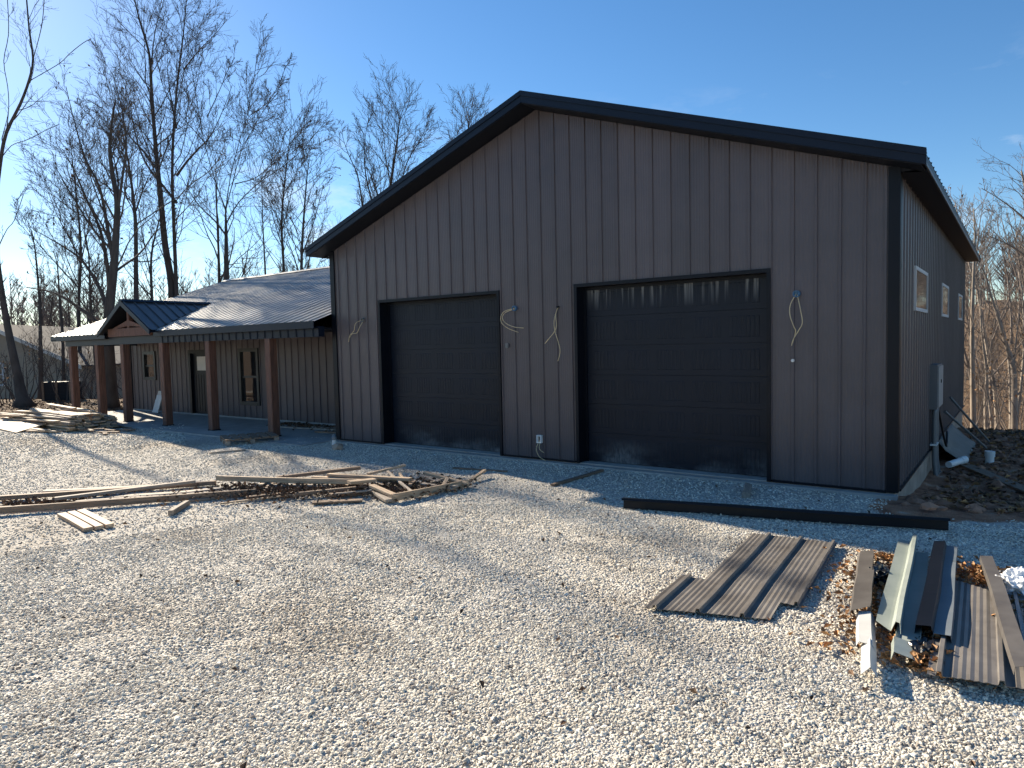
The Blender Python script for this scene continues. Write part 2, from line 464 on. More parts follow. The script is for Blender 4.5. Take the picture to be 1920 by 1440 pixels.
tag(ground, 'pale gravel yard giving way to bare soil and leaf litter', kind='structure')

# ------------------------------------------------------------------ ribbed steel sheet
PITCH = 0.3015
RIB = [(-0.019, 0.0), (-0.0115, 1.0), (0.0115, 1.0), (0.019, 0.0)]
WAVE = [(0.048 + k * 0.0206, (k % 2)) for k in range(11)]

def profile(u0, u1, phase, pitch, rib_h, wave, extra=()):
    pts = {}
    k0 = int(math.floor((u0 - phase) / pitch)) - 1; k1 = int(math.ceil((u1 - phase) / pitch)) + 1
    raw = []
    for k in range(k0, k1 + 1):
        b = phase + k * pitch
        raw += [(b + a, h * rib_h) for a, h in RIB]
        if wave: raw += [(b + a * pitch / 0.3015, h * wave) for a, h in WAVE]
    raw.sort()
    def hh(u):
        for (a, ha), (b, hb) in zip(raw, raw[1:]):
            if a <= u <= b: return ha + (hb - ha) * (u - a) / max(1e-9, b - a)
        return 0
    out = [(u0, hh(u0))] + [(a, h) for a, h in raw if u0 + 1e-4 < a < u1 - 1e-4] + [(u1, hh(u1))]
    for e in extra:
        if u0 + 1e-4 < e < u1 - 1e-4: out.append((e, hh(e)))
    out.sort()
    return out

def sheet(parent, material, o, U, V, N, u0, u1, v0f, v1f, openings=(), extra=(), phase=0.0, pitch=PITCH, rib_h=0.021, wave=0.0042, panel=3, name='panel'):
    o, U, V, N = Vector(o), Vector(U), Vector(V), Vector(N)
    ex = list(extra) + [e for w in openings for e in (w[0], w[1])]
    seams = [phase + (k * panel) * pitch + 0.03 for k in range(int((u0 - phase) / (panel * pitch)) - 2, int((u1 - phase) / (panel * pitch)) + 3)]
    seams = [u0] + [s for s in seams if u0 + 0.12 < s < u1 - 0.12] + [u1]
    for a, b in zip(seams, seams[1:]):
        mb = MB()
        pr = profile(a, b, phase, pitch, rib_h, wave, ex)
        for (ua, ha), (ub, hb) in zip(pr, pr[1:]):
            if ub - ua < 1e-5: continue
            mid = (ua + ub) / 2
            segs = [(('e', 0), ('e', 1))]
            cuts = sorted([(w[2], w[3]) for w in openings if w[0] < mid < w[1]])
            lo = None; spans = []
            cur = None
            for c0, c1 in cuts:
                spans.append((cur, c0)); cur = c1
            spans.append((cur, None))
            for s0, s1 in spans:
                va = v0f(ua) if s0 is None else s0; vb = v0f(ub) if s0 is None else s0
                wa = v1f(ua) if s1 is None else s1; wb = v1f(ub) if s1 is None else s1
                if wa - va < 1e-3 and wb - vb < 1e-3: continue
                P = lambda u, v, h: tuple(o + U * u + V * v + N * h)
                mb.add([P(ua, va, ha), P(ub, vb, hb), P(ub, wb, hb), P(ua, wa, ha)], [(0, 1, 2, 3)])
        if mb.f: mb.build(name, material, parent)

def empty_part(name, parent):
    e = bpy.data.objects.new(name, None); COL.objects.link(e); e.parent = parent; ORG[e.name] = ORG[parent.name]
    e.empty_display_size = 0.1
    return e

def window(parent, o, U, N, u0, u1, z0, z1, fmat, bar=0.05, sash=True, V=(0, 0, 1), proud=0.045, deep=0.03):
    """window part > frame, pane: o on the wall plane"""
    w = empty_part('window', parent)
    f = MB()
    f.frame(o, U, V, N, u0 - bar, u0 + bar * 0.5, z0 - bar, z1 + bar, -0.05, proud)
    f.frame(o, U, V, N, u1 - bar * 0.5, u1 + bar, z0 - bar, z1 + bar, -0.05, proud)
    f.frame(o, U, V, N, u0 + bar * 0.5, u1 - bar * 0.5, z0 - bar, z0 + bar * 0.5, -0.05, proud - 0.002)
    f.frame(o, U, V, N, u0 + bar * 0.5, u1 - bar * 0.5, z1 - bar * 0.5, z1 + bar, -0.05, proud - 0.002)
    f.build('frame', fmat, w)
    zm = (z0 + z1) / 2
    parts = [(z0, zm), (zm, z1)] if sash else [(z0, z1)]
    for i, (a, b) in enumerate(parts):
        g = MB(); off = -deep if i == 0 else -0.4 * deep
        g.frame(o, U, V, N, u0 + bar * 0.4, u1 - bar * 0.4, a, b, off - 0.01, off)
        g.build('pane', 'glass', w)
    if sash:
        s = MB(); s.frame(o, U, V, N, u0 + bar * 0.5, u1 - bar * 0.5, zm - 0.03, zm + 0.03, -0.035, 0.004); s.build('sash_rail', fmat, w)
    b = MB(); b.frame(o, U, V, N, u0 - 0.04, u1 + 0.04, z0 - 0.04, z1 + 0.04, -0.09, -0.06); b.build('backing', 'soffit_black', w)
    return w

# ------------------------------------------------------------------ the garage
GX0, GX1, GXM = -12.40, -1.27, -6.835
GY0, GY1 = 10.117, 23.5
SL = 0.345
zr = lambda x: 6.29 - SL * abs(x - GXM)            # roof surface
zw = lambda x: zr(x) - 0.175                        # top of the gable wall
gar = thing('metal_garage', 'tall brown steel garage with black roof trim and two black overhead doors', 'garage', (GXM, GY0, 0))
DOORS = [(-10.86, -7.75, 3.0), (-6.04, -2.905, 3.0)]
ops = [(a, b, -1, z) for a, b, z in DOORS]
sheet(gar, 'siding_brown', (0, GY0, 0), (1, 0, 0), (0, 0, 1), (0, -1, 0), GX0, GX1, lambda u: 0.03, zw, ops, [GXM], phase=-1.645)
SIDEWIN = [(11.80, 13.38, 2.46, 3.05), (16.14, 17.62, 2.46, 3.05), (20.70, 22.10, 2.46, 3.05)]
sheet(gar, 'siding_brown', (GX1, 0, 0), (0, 1, 0), (0, 0, 1), (1, 0, 0), GY0, GY1, lambda u: 0.03, lambda u: 4.19, [(a, b, c, d) for a, b, c, d in SIDEWIN], phase=10.33)
sheet(gar, 'siding_brown', (GX0, 0, 0), (0, 1, 0), (0, 0, 1), (-1, 0, 0), GY0, GY1, lambda u: 0.03, lambda u: 4.19, phase=10.33, wave=0)
sheet(gar, 'siding_brown', (0, GY1, 0), (1, 0, 0), (0, 0, 1), (0, 1, 0), GX0, GX1, lambda u: 0.03, zw, (), [GXM], phase=-1.645, wave=0)
# roof panels, ribs running from eave to ridge
cs = 1 / math.hypot(1, SL); sn = SL * cs
XE = 5.89
for sgn in (1, -1):
    L = XE / cs
    sheet(gar, 'standing_seam', (GXM + sgn * XE, 0, zr(GXM + XE)), (0, 1, 0), (-sgn * cs, 0, sn), (sgn * sn, 0, cs), 9.72, 23.9,
          lambda u: 0.0, lambda u: L - 0.02, phase=9.9, wave=0, name='roof_panel')
m = MB(); m.prism([(GXM - 0.16, zr(GXM - 0.16) + 0.034), (GXM, zr(GXM) + 0.045), (GXM + 0.16, zr(GXM + 0.16) + 0.034), (GXM, zr(GXM) + 0.03)], 'y', 9.70, 23.92); m.build('ridge_cap', 'fascia_navy', gar)
for sgn in (1, -1):
    e = GXM + sgn * (XE + 0.02); k = GXM
    def band(a, b, y0, y1, nm, mt, inset=0.0, em=0.0):
        mb = MB(); mb.prism([(e - sgn * em, zr(e - sgn * em) + a), (k + sgn * inset, zr(k) + a), (k + sgn * inset, zr(k) + b), (e - sgn * em, zr(e - sgn * em) + b)], 'y', y0, y1); return mb.build(nm, mt, gar)
    band(0.030, -0.155, 9.690, 9.715, 'rake_fascia', 'fascia_navy', 0.001)
    band(0.040, -0.045, 9.672, 9.688, 'rake_trim', 'fascia_navy', 0.001)
    band(-0.152, -0.168, 9.717, 10.11, 'rake_soffit', 'soffit_black', 0.001, 0.05)
    band(0.030, -0.155, 23.90, 23.92, 'rear_fascia', 'fascia_navy', 0.001)
    xa, xb = sorted((GXM + sgn * XE, GXM + sgn * (XE - 0.02)))
    mb = MB(); mb.box(xa, xb, 9.72, 23.9, 4.125, 4.245); mb.build('eave_fascia', 'fascia_navy', gar)
    mb = MB(); xo = GXM + sgn * (XE + 0.012); xi = GXM + sgn * XE
    mb.box(min(xo, xi), max(xo, xi), 9.72, 23.9, 4.11, 4.14); mb.build('drip_edge', 'steel_grey', gar)  # paler grey puts the sky's reflection into the drip edge's colour
    wx = GX1 if sgn > 0 else GX0
    mb = MB(); mb.box(min(wx, xi) + 0.001, max(wx, xi) - 0.022, 10.12, 23.9, 4.13, 4.145); mb.build('eave_soffit', 'soffit_black', gar)
    mb = MB(); mb.prism([(wx, 4.13), (xi - sgn * 0.02, 4.13), (xi - sgn * 0.02, zr(xi) - 0.17), (wx, zr(wx) - 0.17)], 'y', 10.095, 10.118); mb.build('cornice_end', 'soffit_black', gar)
# corner trim, base trim, slab
for x0, x1, y0, y1, top in ((GX1 - 0.105, GX1 + 0.030, GY0 - 0.036, GY0 - 0.001, zw(GX1) + 0.02), (GX1 + 0.001, GX1 + 0.032, GY0, GY0 + 0.13, 4.135),
                            (GX0 - 0.034, GX0 + 0.10, GY0 - 0.036, GY0 - 0.001, zw(GX0) + 0.02), (GX0 - 0.036, GX0 - 0.001, GY0, GY0 + 0.15, 4.135)):
    mb = MB(); mb.box(x0, x1, y0, y1, 0.012, top); mb.build('corner_trim', 'trim_black', gar)
mb = MB(); mb.strip([(0, 0), (0.018, 0), (0.018, 0.02)], (GX1 - 0.125, GY0 - 0.03, 0.03), (GX1 - 0.125, GY0 - 0.03, 4.2), up=(0, 1, 0)); mb.build('corner_channel', 'siding_brown', gar)
for a, b in ((GX0 + 0.10, DOORS[0][0] - 0.08), (DOORS[0][1] + 0.08, DOORS[1][0] - 0.08), (DOORS[1][1] + 0.08, GX1 - 0.106)):
    mb = MB(); mb.box(a, b, GY0 - 0.04, GY0 - 0.002, 0.0, 0.03); mb.build('base_trim', 'trim_black', gar)
mb = MB(); mb.box(GX1 + 0.002, GX1 + 0.04, GY0 + 0.152, GY1, 0.0, 0.03); mb.build('base_trim', 'trim_black', gar)
mb = MB(); mb.box(GX0 + 0.02, GX1 - 0.006, GY0 - 0.02, GY1 - 0.02, -1.2, -0.004); mb.build('foundation', 'foundation_tan', gar)
mb = MB(); mb.box(GX0, GX1 + 0.03, GY0 - 0.17, GY0 - 0.021, -0.20, -0.010); mb.build('apron', 'concrete', gar)
# overhead doors: each a part with its sections as sub-parts
for di, (a, b, zt) in enumerate(DOORS):
    dr = empty_part('garage_door', gar)
    mt = ('door_paint_small', 'door_paint_large')[di]
    yf = 10.33; nsec = 6; sh = (zt - 0.02) / nsec
    for s in range(nsec):
        z0 = 0.02 + s * sh; z1 = z0 + sh - 0.004
        mb = MB(); mb.box(a + 0.002, b - 0.002, yf, yf + 0.045, z0, z1)
        ncol = 5; cw = (b - a - 0.2) / ncol
        for c in range(ncol):
            x0 = a + 0.10 + c * cw + 0.06; wv = (cw - 0.12) / 7
            for q in range(7):
                p0 = x0 + q * wv + 0.010; p1 = x0 + (q + 1) * wv - 0.010
                za, zb = z0 + 0.09, z1 - 0.09
                mb.add([(p0, yf - 0.0005, za), (p1, yf - 0.0005, za), (p1, yf - 0.0005, zb), (p0, yf - 0.0005, zb),
                        (p0 + 0.006, yf - 0.0045, za + 0.008), (p1 - 0.006, yf - 0.0045, za + 0.008), (p1 - 0.006, yf - 0.0045, zb - 0.008), (p0 + 0.006, yf - 0.0045, zb - 0.008)],
                       [(4, 5, 6, 7), (0, 1, 5, 4), (1, 2, 6, 5), (2, 3, 7, 6), (3, 0, 4, 7)])
        mb.build('section', mt, dr)
    for x0, x1 in ((a - 0.055, a + 0.0), (b - 0.0, b + 0.055)):
        mb = MB(); mb.box(x0, x1, GY0 - 0.042, GY0 + 0.03, 0.0, zt + 0.055); mb.build('jamb_trim', 'trim_black', dr)
    mb = MB(); mb.box(a, b, GY0 - 0.041, GY0 + 0.03, zt, zt + 0.055); mb.build('head_trim', 'trim_black', dr)
    for x0, x1 in ((a - 0.03, a + 0.001), (b - 0.001, b + 0.03)):
        mb = MB(); mb.box(x0, x1, GY0 + 0.031, yf + 0.06, 0.0, zt + 0.03); mb.build('jamb', 'trim_black', dr)
    mb = MB(); mb.box(a, b, GY0 + 0.031, yf + 0.06, zt + 0.001, zt + 0.03); mb.build('head_jamb', 'trim_black', dr)
    for x0, x1 in ((a + 0.002, a + 0.05), (b - 0.05, b - 0.002)):
        mb = MB(); mb.box(x0, x1, yf - 0.03, yf - 0.012, 0.0, zt - 0.001); mb.build('weather_strip', 'trim_black', dr)
    mb = MB(); mb.box(a + 0.051, b - 0.051, yf - 0.03, yf - 0.012, zt - 0.05, zt - 0.001); mb.build('weather_strip', 'trim_black', dr)
    mb = MB(); mb.box(a, b, GY0 - 0.018, yf + 0.05, -0.05, 0.008); mb.build('sill', 'concrete', dr)
for (a, b, c, d) in SIDEWIN:
    window(gar, (GX1, 0, 0), (0, 1, 0), (1, 0, 0), a, b, c, d, 'window_frame_white', 0.035, sash=False, proud=0.034, deep=-0.024)

# ------------------------------------------------------------------ the house with the porch
HX0, HX1, HY = -26.10, -12.42, 11.95
HS = 0.351; RY = 16.1
zh = lambda y: 2.67 + HS * (y - 9.6) if y <= RY else 2.67 + HS * (2 * RY - 9.6 - y)
hou = thing('porch_house', 'low brown steel house with ribbed metal roof and six timber porch posts', 'house', (-19.3, HY, 0))
HW = [(-19.06, -18.18, 0.48, 2.06), (-25.04, -24.30, 1.17, 2.04)]
HD = (-21.95, -20.80, 0.0, 2.05)
sheet(hou, 'siding_brown', (0, HY, 0), (1, 0, 0), (0, 0, 1), (0, -1, 0), HX0, HX1, lambda u: 0.04, lambda u: 2.55, [w for w in HW] + [(HD[0], HD[1], -1, HD[3])], phase=-12.62)
sheet(hou, 'siding_brown', (HX0, 0, 0), (0, 1, 0), (0, 0, 1), (-1, 0, 0), 9.88, 22.3, lambda u: 0.04 if u > HY else 2.5, lambda u: zh(u) - 0.10, (), [HY, RY], phase=10.0, wave=0)
sheet(hou, 'siding_brown', (0, 22.3, 0), (1, 0, 0), (0, 0, 1), (0, 1, 0), HX0, HX1, lambda u: 0.04, lambda u: 2.7, phase=-12.62, wave=0)
hc = 1 / math.hypot(1, HS); hs = HS * hc
DX, DZ, DSL = -21.0, 3.55, 0.556                   # small porch gable
def roof_v0(u):
    dx = abs(u - DX)
    if dx >= 1.54: return 0.0
    y = 9.6 + (DZ - 2.67 - DSL * dx) / HS
    return max(0.0, (y - 9.6) / hc - 0.16)
sheet(hou, 'roof_steel', (0, 9.6, 2.67), (1, 0, 0), (0, hc, hs), (0, -hs, hc), -26.5, -12.425, roof_v0, lambda u: 6.5 / hc, (), [DX - 1.54, DX, DX + 1.54], phase=-12.6, rib_h=0.022, wave=0.004, name='roof_panel')
sheet(hou, 'roof_steel', (0, 22.6, 2.67), (1, 0, 0), (0, -hc, hs), (0, hs, hc), -26.5, -12.425, lambda u: 0.0, lambda u: 6.5 / hc, (), (), phase=-12.6, rib_h=0.022, wave=0.004, name='roof_panel')
mb = MB(); mb.prism([(RY - 0.2, zh(RY - 0.2) + 0.036), (RY, zh(RY) + 0.05), (RY + 0.2, zh(RY + 0.2) + 0.036), (RY, zh(RY) + 0.03)], 'x', -26.52, -12.43); mb.build('ridge_cap', 'roof_steel', hou)
for a, b in ((-26.5, DX - 1.50), (DX + 1.50, -12.43)):
    mb = MB(); mb.box(a, b, 9.575, 9.598, 2.515, 2.675); mb.build('eave_fascia', 'fascia_navy', hou)
    mb = MB(); mb.box(a, b, 9.599, 9.70, 2.515, 2.53); mb.build('eave_soffit', 'soffit_black', hou)
for y0, y1 in ((9.575, RY), (RY, 22.6)):
    mb = MB(); mb.prism([(y0, zh(y0) + 0.03), (y1, zh(y1) + 0.03), (y1, zh(y1) - 0.14), (y0, zh(y0) - 0.14)], 'x', -26.53, -26.503); mb.build('rake_fascia', 'fascia_navy', hou)
    mb = MB(); mb.prism([(y0, zh(y0) - 0.11), (y1, zh(y1) - 0.11), (y1, zh(y1) - 0.13), (y0, zh(y0) - 0.13)], 'x', -26.50, -26.11); mb.build('rake_soffit', 'soffit_black', hou)
mb = MB(); mb.box(-25.70, HX1, 9.70, 9.86, 2.33, 2.56); mb.build('porch_beam', 'fascia_navy', hou)
sheet(hou, 'fascia_navy', (0, 9.699, 0), (1, 0, 0), (0, 0, 1), (0, -1, 0), -19.3, HX1, lambda u: 2.335, lambda u: 2.514, phase=-12.62, rib_h=0.02, wave=0.002, panel=8, name='beam_wrap')
mb = MB(); mb.box(-25.70, HX1, 9.862, HY - 0.001, 2.50, 2.53); mb.build('porch_ceiling', 'soffit_black', hou)
mb = MB(); mb.box(-25.74, -25.54, 9.862, 22.0, 2.33, 2.499); mb.build('porch_beam', 'fascia_navy', hou)
for px0 in (-14.43, -17.06, -19.44, -21.78, -23.50, -25.45):
    p = MB(); n_ = 7
    for k in range(n_):                           # rough-sawn post with slightly uneven faces, chamfered corners
        pass
    c = 0.012; x0, x1, y0, y1 = px0, px0 + 0.205, 9.68, 9.885
    poly = [(x0 + c, y0), (x1 - c, y0), (x1, y0 + c), (x1, y1 - c), (x1 - c, y1), (x0 + c, y1), (x0, y1 - c), (x0, y0 + c)]
    p.prism(poly, 'z', 0.002, 2.329)
    po = p.build('post', 'stained_timber', hou)
    p = MB(); q = 0.012
    p.prism([(x0 - q, y0 - q), (x1 + q, y0 - q), (x1 + q, y1 + q), (x0 - q, y1 + q)], 'z', -0.02, 0.025)
    p.build('post_base', 'trim_black', po)
mb = MB(); mb.box(-26.3, HX1, 9.12, HY + 0.3, -0.16, -0.004); slab = mb.build('porch_slab', 'concrete', hou)
mb = MB(); mb.box(HX0 - 0.02, HX1, HY - 0.02, 22.28, -0.3, 0.038); mb.build('foundation', 'concrete', hou)
for x0, x1, y0, y1 in ((HX0 - 0.035, HX0 + 0.10, HY - 0.036, HY - 0.002), (HX0 - 0.036, HX0 - 0.002, HY - 0.001, HY + 0.12)):
    mb = MB(); mb.box(x0, x1, y0, y1, 0.04, 2.50); mb.build('corner_trim', 'trim_black', hou)
for w in HW: window(hou, (0, HY, 0), (1, 0, 0), (0, -1, 0), *w, 'window_frame_black', 0.07)
dr = empty_part('front_door', hou)
mb = MB(); mb.box(HD[0] + 0.05, HD[1] - 0.05, HY + 0.04, HY + 0.085, 0.05, HD[3] - 0.04)
for k in range(6):
    xx = HD[0] + 0.12 + k * 0.155
    mb.box(xx, xx + 0.12, HY + 0.030, HY + 0.0405, 0.12, 1.32)
mb.build('door_leaf', 'trim_black', dr)
mb = MB()
mb.box(HD[0] - 0.07, HD[0] + 0.05, HY - 0.045, HY + 0.09, 0.04, HD[3] + 0.07); mb.box(HD[1] - 0.05, HD[1] + 0.07, HY - 0.045, HY + 0.09, 0.04, HD[3] + 0.07)
mb.box(HD[0] + 0.05, HD[1] - 0.05, HY - 0.044, HY + 0.09, HD[3] - 0.04, HD[3] + 0.07); mb.build('frame', 'trim_black', dr)
mb = MB(); mb.box(-21.60, -21.00, HY + 0.024, HY + 0.0395, 1.45, 1.90); mb.build('paper_covered_light', 'paper_white', dr)
mb = MB(); mb.box(-20.93, -20.90, HY - 0.02, HY + 0.04, 0.98, 1.02); mb.box(-20.99, -20.90, HY - 0.035, HY - 0.02, 0.985, 1.015); mb.build('handle', 'steel_grey', dr)
# porch gable
dc = 1 / math.hypot(1, DSL); ds = DSL * dc
for sgn in (1, -1):
    def v1(u):
        if u <= 9.6: return 1.60 / dc
        return max(0.0, min(1.60, (DZ - (2.67 + HS * (u - 9.6))) / DSL) / dc)
    sheet(hou, 'standing_seam', (DX, 0, DZ + 0.035), (0, 1, 0), (sgn * dc, 0, -ds), (sgn * ds, 0, dc), 9.44, 12.1, lambda u: 0.0, v1, (), [9.6], phase=9.46, pitch=0.30, rib_h=0.035, wave=0, panel=2, name='gable_roof_panel')
    e = DX + sgn * 1.62
    zd = lambda x: DZ + 0.05 - DSL * abs(x - DX)
    mb = MB(); mb.prism([(e, zd(e)), (DX + sgn * 0.001, zd(DX)), (DX + sgn * 0.001, zd(DX) - 0.15), (e, zd(e) - 0.13)], 'y', 9.405, 9.438); mb.build('gable_fascia', 'fascia_navy', hou)
    mb = MB(); mb.prism([(e, zd(e) - 0.06), (DX + sgn * 0.001, zd(DX) - 0.06), (DX + sgn * 0.001, zd(DX) - 0.075), (e, zd(e) - 0.075)], 'y', 9.44, 10.6); mb.build('gable_soffit', 'soffit_black', hou)
    # truss brace
    mb = MB(); mb.prism([(DX + sgn * 0.06, 2.86), (DX + sgn * 0.06, 3.02), (DX + sgn * 1.02, 2.80), (DX + sgn * 0.80, 2.80)], 'y', 9.60, 9.72)
    mb.build('truss_brace', 'stained_timber', hou)
mb = MB(); mb.prism([(DX - 0.03, DZ + 0.085), (DX + 0.03, DZ + 0.085), (DX + 0.12, DZ + 0.02), (DX - 0.12, DZ + 0.02)], 'y', 9.41, 12.15); mb.build('gable_ridge_cap', 'fascia_navy', hou)
mb = MB(); mb.box(DX - 1.30, DX + 1.30, 9.595, 9.73, 2.562, 2.80); mb.build('tie_beam', 'stained_timber', hou)
mb = MB(); mb.box(DX - 0.055, DX + 0.055, 9.60, 9.725, 2.801, 3.35); mb.build('king_post', 'stained_timber', hou)
mb = MB(); mb.prism([(DX - 1.45, 2.565), (DX + 1.45, 2.565), (DX, 3.45)], 'y', 10.50, 10.52); mb.build('gable_back_panel', 'soffit_black', hou)

# ------------------------------------------------------------------ fittings on the garage walls
def smooth_path(pts, n=5):
    out = []
    P = [Vector(p) for p in pts]
    for i in range(len(P) - 1):
        a = P[max(0, i - 1)]; b = P[i]; c = P[i + 1]; d = P[min(len(P) - 1, i + 2)]
        for k in range(n):
            t = k / n
            out.append(tuple(0.5 * ((2 * b) + (c - a) * t + (2 * a - 5 * b + 4 * c - d) * t * t + (3 * b - a - 3 * c + d) * t ** 3)))
    out.append(tuple(P[-1]))
    return out

def disc(mb, c, r, d, n=14, axis='y'):
    mb.prism([(c[0] + r * math.cos(2 * PI * i / n), c[2] + r * math.sin(2 * PI * i / n)) for i in range(n)], axis, c[1], c[1] + d)

def cable_outlet(label, hole, runs, box='round', bmat='plastic_blue'):
    t = thing('cable_outlet', label, 'cable', (hole[0], 10.09, hole[1]), 'cable ends hanging from the garage wall')
    mb = MB()
    if box == 'round':
        n = 16; R0, R1 = 0.048, 0.036
        for i in range(n):
            a0, a1 = 2 * PI * i / n, 2 * PI * (i + 1) / n
            q = [(R0, a0, 10.062), (R0, a1, 10.062), (R1, a1, 10.062), (R1, a0, 10.062), (R0, a0, 10.118), (R0, a1, 10.118), (R1, a1, 10.112), (R1, a0, 10.112)]
            mb.add([(hole[0] + r * math.cos(a), y, hole[1] + r * math.sin(a)) for r, a, y in q], [(0, 1, 2, 3), (0, 4, 5, 1), (3, 2, 6, 7)])
        disc(mb, (hole[0], 10.095, hole[1]), 0.037, 0.004)
    elif box == 'square':
        x, z = hole
        mb.box(x - 0.05, x + 0.05, 10.055, 10.118, z + 0.045, z + 0.065); mb.box(x - 0.05, x + 0.05, 10.055, 10.118, z - 0.075, z - 0.055)
        mb.box(x - 0.05, x - 0.03, 10.056, 10.118, z - 0.055, z + 0.045); mb.box(x + 0.03, x + 0.05, 10.056, 10.118, z - 0.055, z + 0.045)
    else:
        disc(mb, (hole[0], 10.068, hole[1]), 0.018, 0.05)
    mb.build('junction_box', bmat, t)
    rr = random.Random(int(hole[0] * 100))
    for run in runs:
        pts = []
        for i, (x, z) in enumerate(run):
            y = 10.095 if i == 0 else 10.045 - 0.03 * math.sin(i / (len(run) - 1) * PI) - rr.uniform(0, 0.01)
            pts.append((x, y, z))
        p = smooth_path(pts, 5)
        mb = MB(); mb.tube(p, [0.0064] * len(p), 6); mb.build('cable', 'cable_tan', t, smooth=True)

cable_outlet('tan cable pair hanging from a round box left of the smaller garage door', (-11.41, 2.66),
             [[(-11.416, 2.661), (-11.556, 2.597), (-11.625, 2.43), (-11.76, 2.335), (-11.839, 2.198)], [(-11.399, 2.648), (-11.44, 2.50), (-11.516, 2.388), (-11.68, 2.37), (-11.80, 2.29)]], bmat='steel_grey')
cable_outlet('tan cable curling left from a blue box beside the smaller garage door', (-7.35, 2.71),
             [[(-7.351, 2.712), (-7.533, 2.663), (-7.609, 2.569), (-7.588, 2.451), (-7.445, 2.349), (-7.244, 2.276)], [(-7.351, 2.702), (-7.509, 2.642), (-7.573, 2.548), (-7.503, 2.448), (-7.324, 2.374), (-7.124, 2.349)]])
cable_outlet('tan twisted cable pair hanging between the two garage doors', (-6.43, 2.69),
             [[(-6.427, 2.684), (-6.430, 2.556), (-6.412, 2.371), (-6.458, 2.262), (-6.571, 2.154), (-6.673, 2.063)], [(-6.438, 2.666), (-6.465, 2.465), (-6.447, 2.28), (-6.386, 2.095), (-6.357, 1.928), (-6.415, 1.753)]], box='hole', bmat='trim_black')
cable_outlet('tan cable loop hanging from the blue box right of the larger garage door', (-2.50, 2.67),
             [[(-2.505, 2.671), (-2.561, 2.534), (-2.568, 2.386), (-2.518, 2.221), (-2.497, 2.146), (-2.547, 1.976)], [(-2.49, 2.656), (-2.434, 2.454), (-2.406, 2.269), (-2.455, 2.16), (-2.525, 2.043), (-2.554, 1.954)]])
cable_outlet('two short cables drooping from a low white outlet box between the garage doors', (-6.86, 0.37),
             [[(-6.863, 0.346), (-6.885, 0.201), (-6.824, 0.061), (-6.712, -0.005)], [(-6.851, 0.347), (-6.82, 0.205), (-6.742, 0.135)]], box='square', bmat='pvc_white')
mb = MB(); mb.box(-7.575, -7.505, 10.078, 10.092, 2.00, 2.085); mb.prism([(-7.56, 2.01), (-7.52, 2.01), (-7.52, 2.06), (-7.56, 2.06)], 'y', 10.07, 10.078)
tag(mb.build('wall_plate', 'steel_grey', origin=(-7.54, 10.09, 2.0)), 'small grey plate on the wall below the curled blue-box cable', 'wall plate')
mb = MB(); disc(mb, (-2.546, 10.06, 1.745), 0.022, 0.03); disc(mb, (-2.546, 10.045, 1.745), 0.010, 0.02)
tag(mb.build('wall_plug', 'pvc_white', origin=(-2.546, 10.09, 1.745)), 'tiny white plug under the cable loop right of the larger door', 'plug')

et = thing('electric_meter_box', 'grey electrical cabinet with conduits on the garage side wall', 'electrical box', (-1.2, 14.5, -0.4))
mb = MB(); mb.box(-1.262, -1.140, 14.06, 14.96, 0.75, 1.53); mb.build('cabinet', 'steel_grey', et)
mb = MB(); mb.box(-1.139, -1.118, 14.09, 14.93, 0.78, 1.50); mb.build('cover', 'box_grey', et)
mb = MB(); mb.box(-1.117, -1.105, 14.45, 14.50, 1.20, 1.26); mb.build('latch', 'trim_black', et)
for yy, lean in ((14.18, 0.0), (14.36, 0.02), (14.62, 0.03)):
    p = smooth_path([(-1.19, yy, 0.76), (-1.19, yy, 0.3), (-1.18, yy, -0.25), (-1.12, yy + lean * 4, -0.62)], 4)
    mb = MB(); mb.tube(p, [0.038] * len(p), 10); mb.build('conduit', 'steel_grey', et, smooth=True)
mb = MB(); mb.box(-1.245, -1.14, 14.10, 14.44, 0.10, 0.13); mb.build('strap', 'pvc_white', et)
p = smooth_path([(-1.2, 14.90, 0.78), (-1.15, 15.2, 0.3), (-1.10, 15.6, -0.1), (-1.12, 16.0, 0.15), (-1.15, 16.3, -0.2)], 6)
mb = MB(); mb.tube(p, [0.02] * len(p), 7); mb.build('cable', 'plastic_black', et, smooth=True)

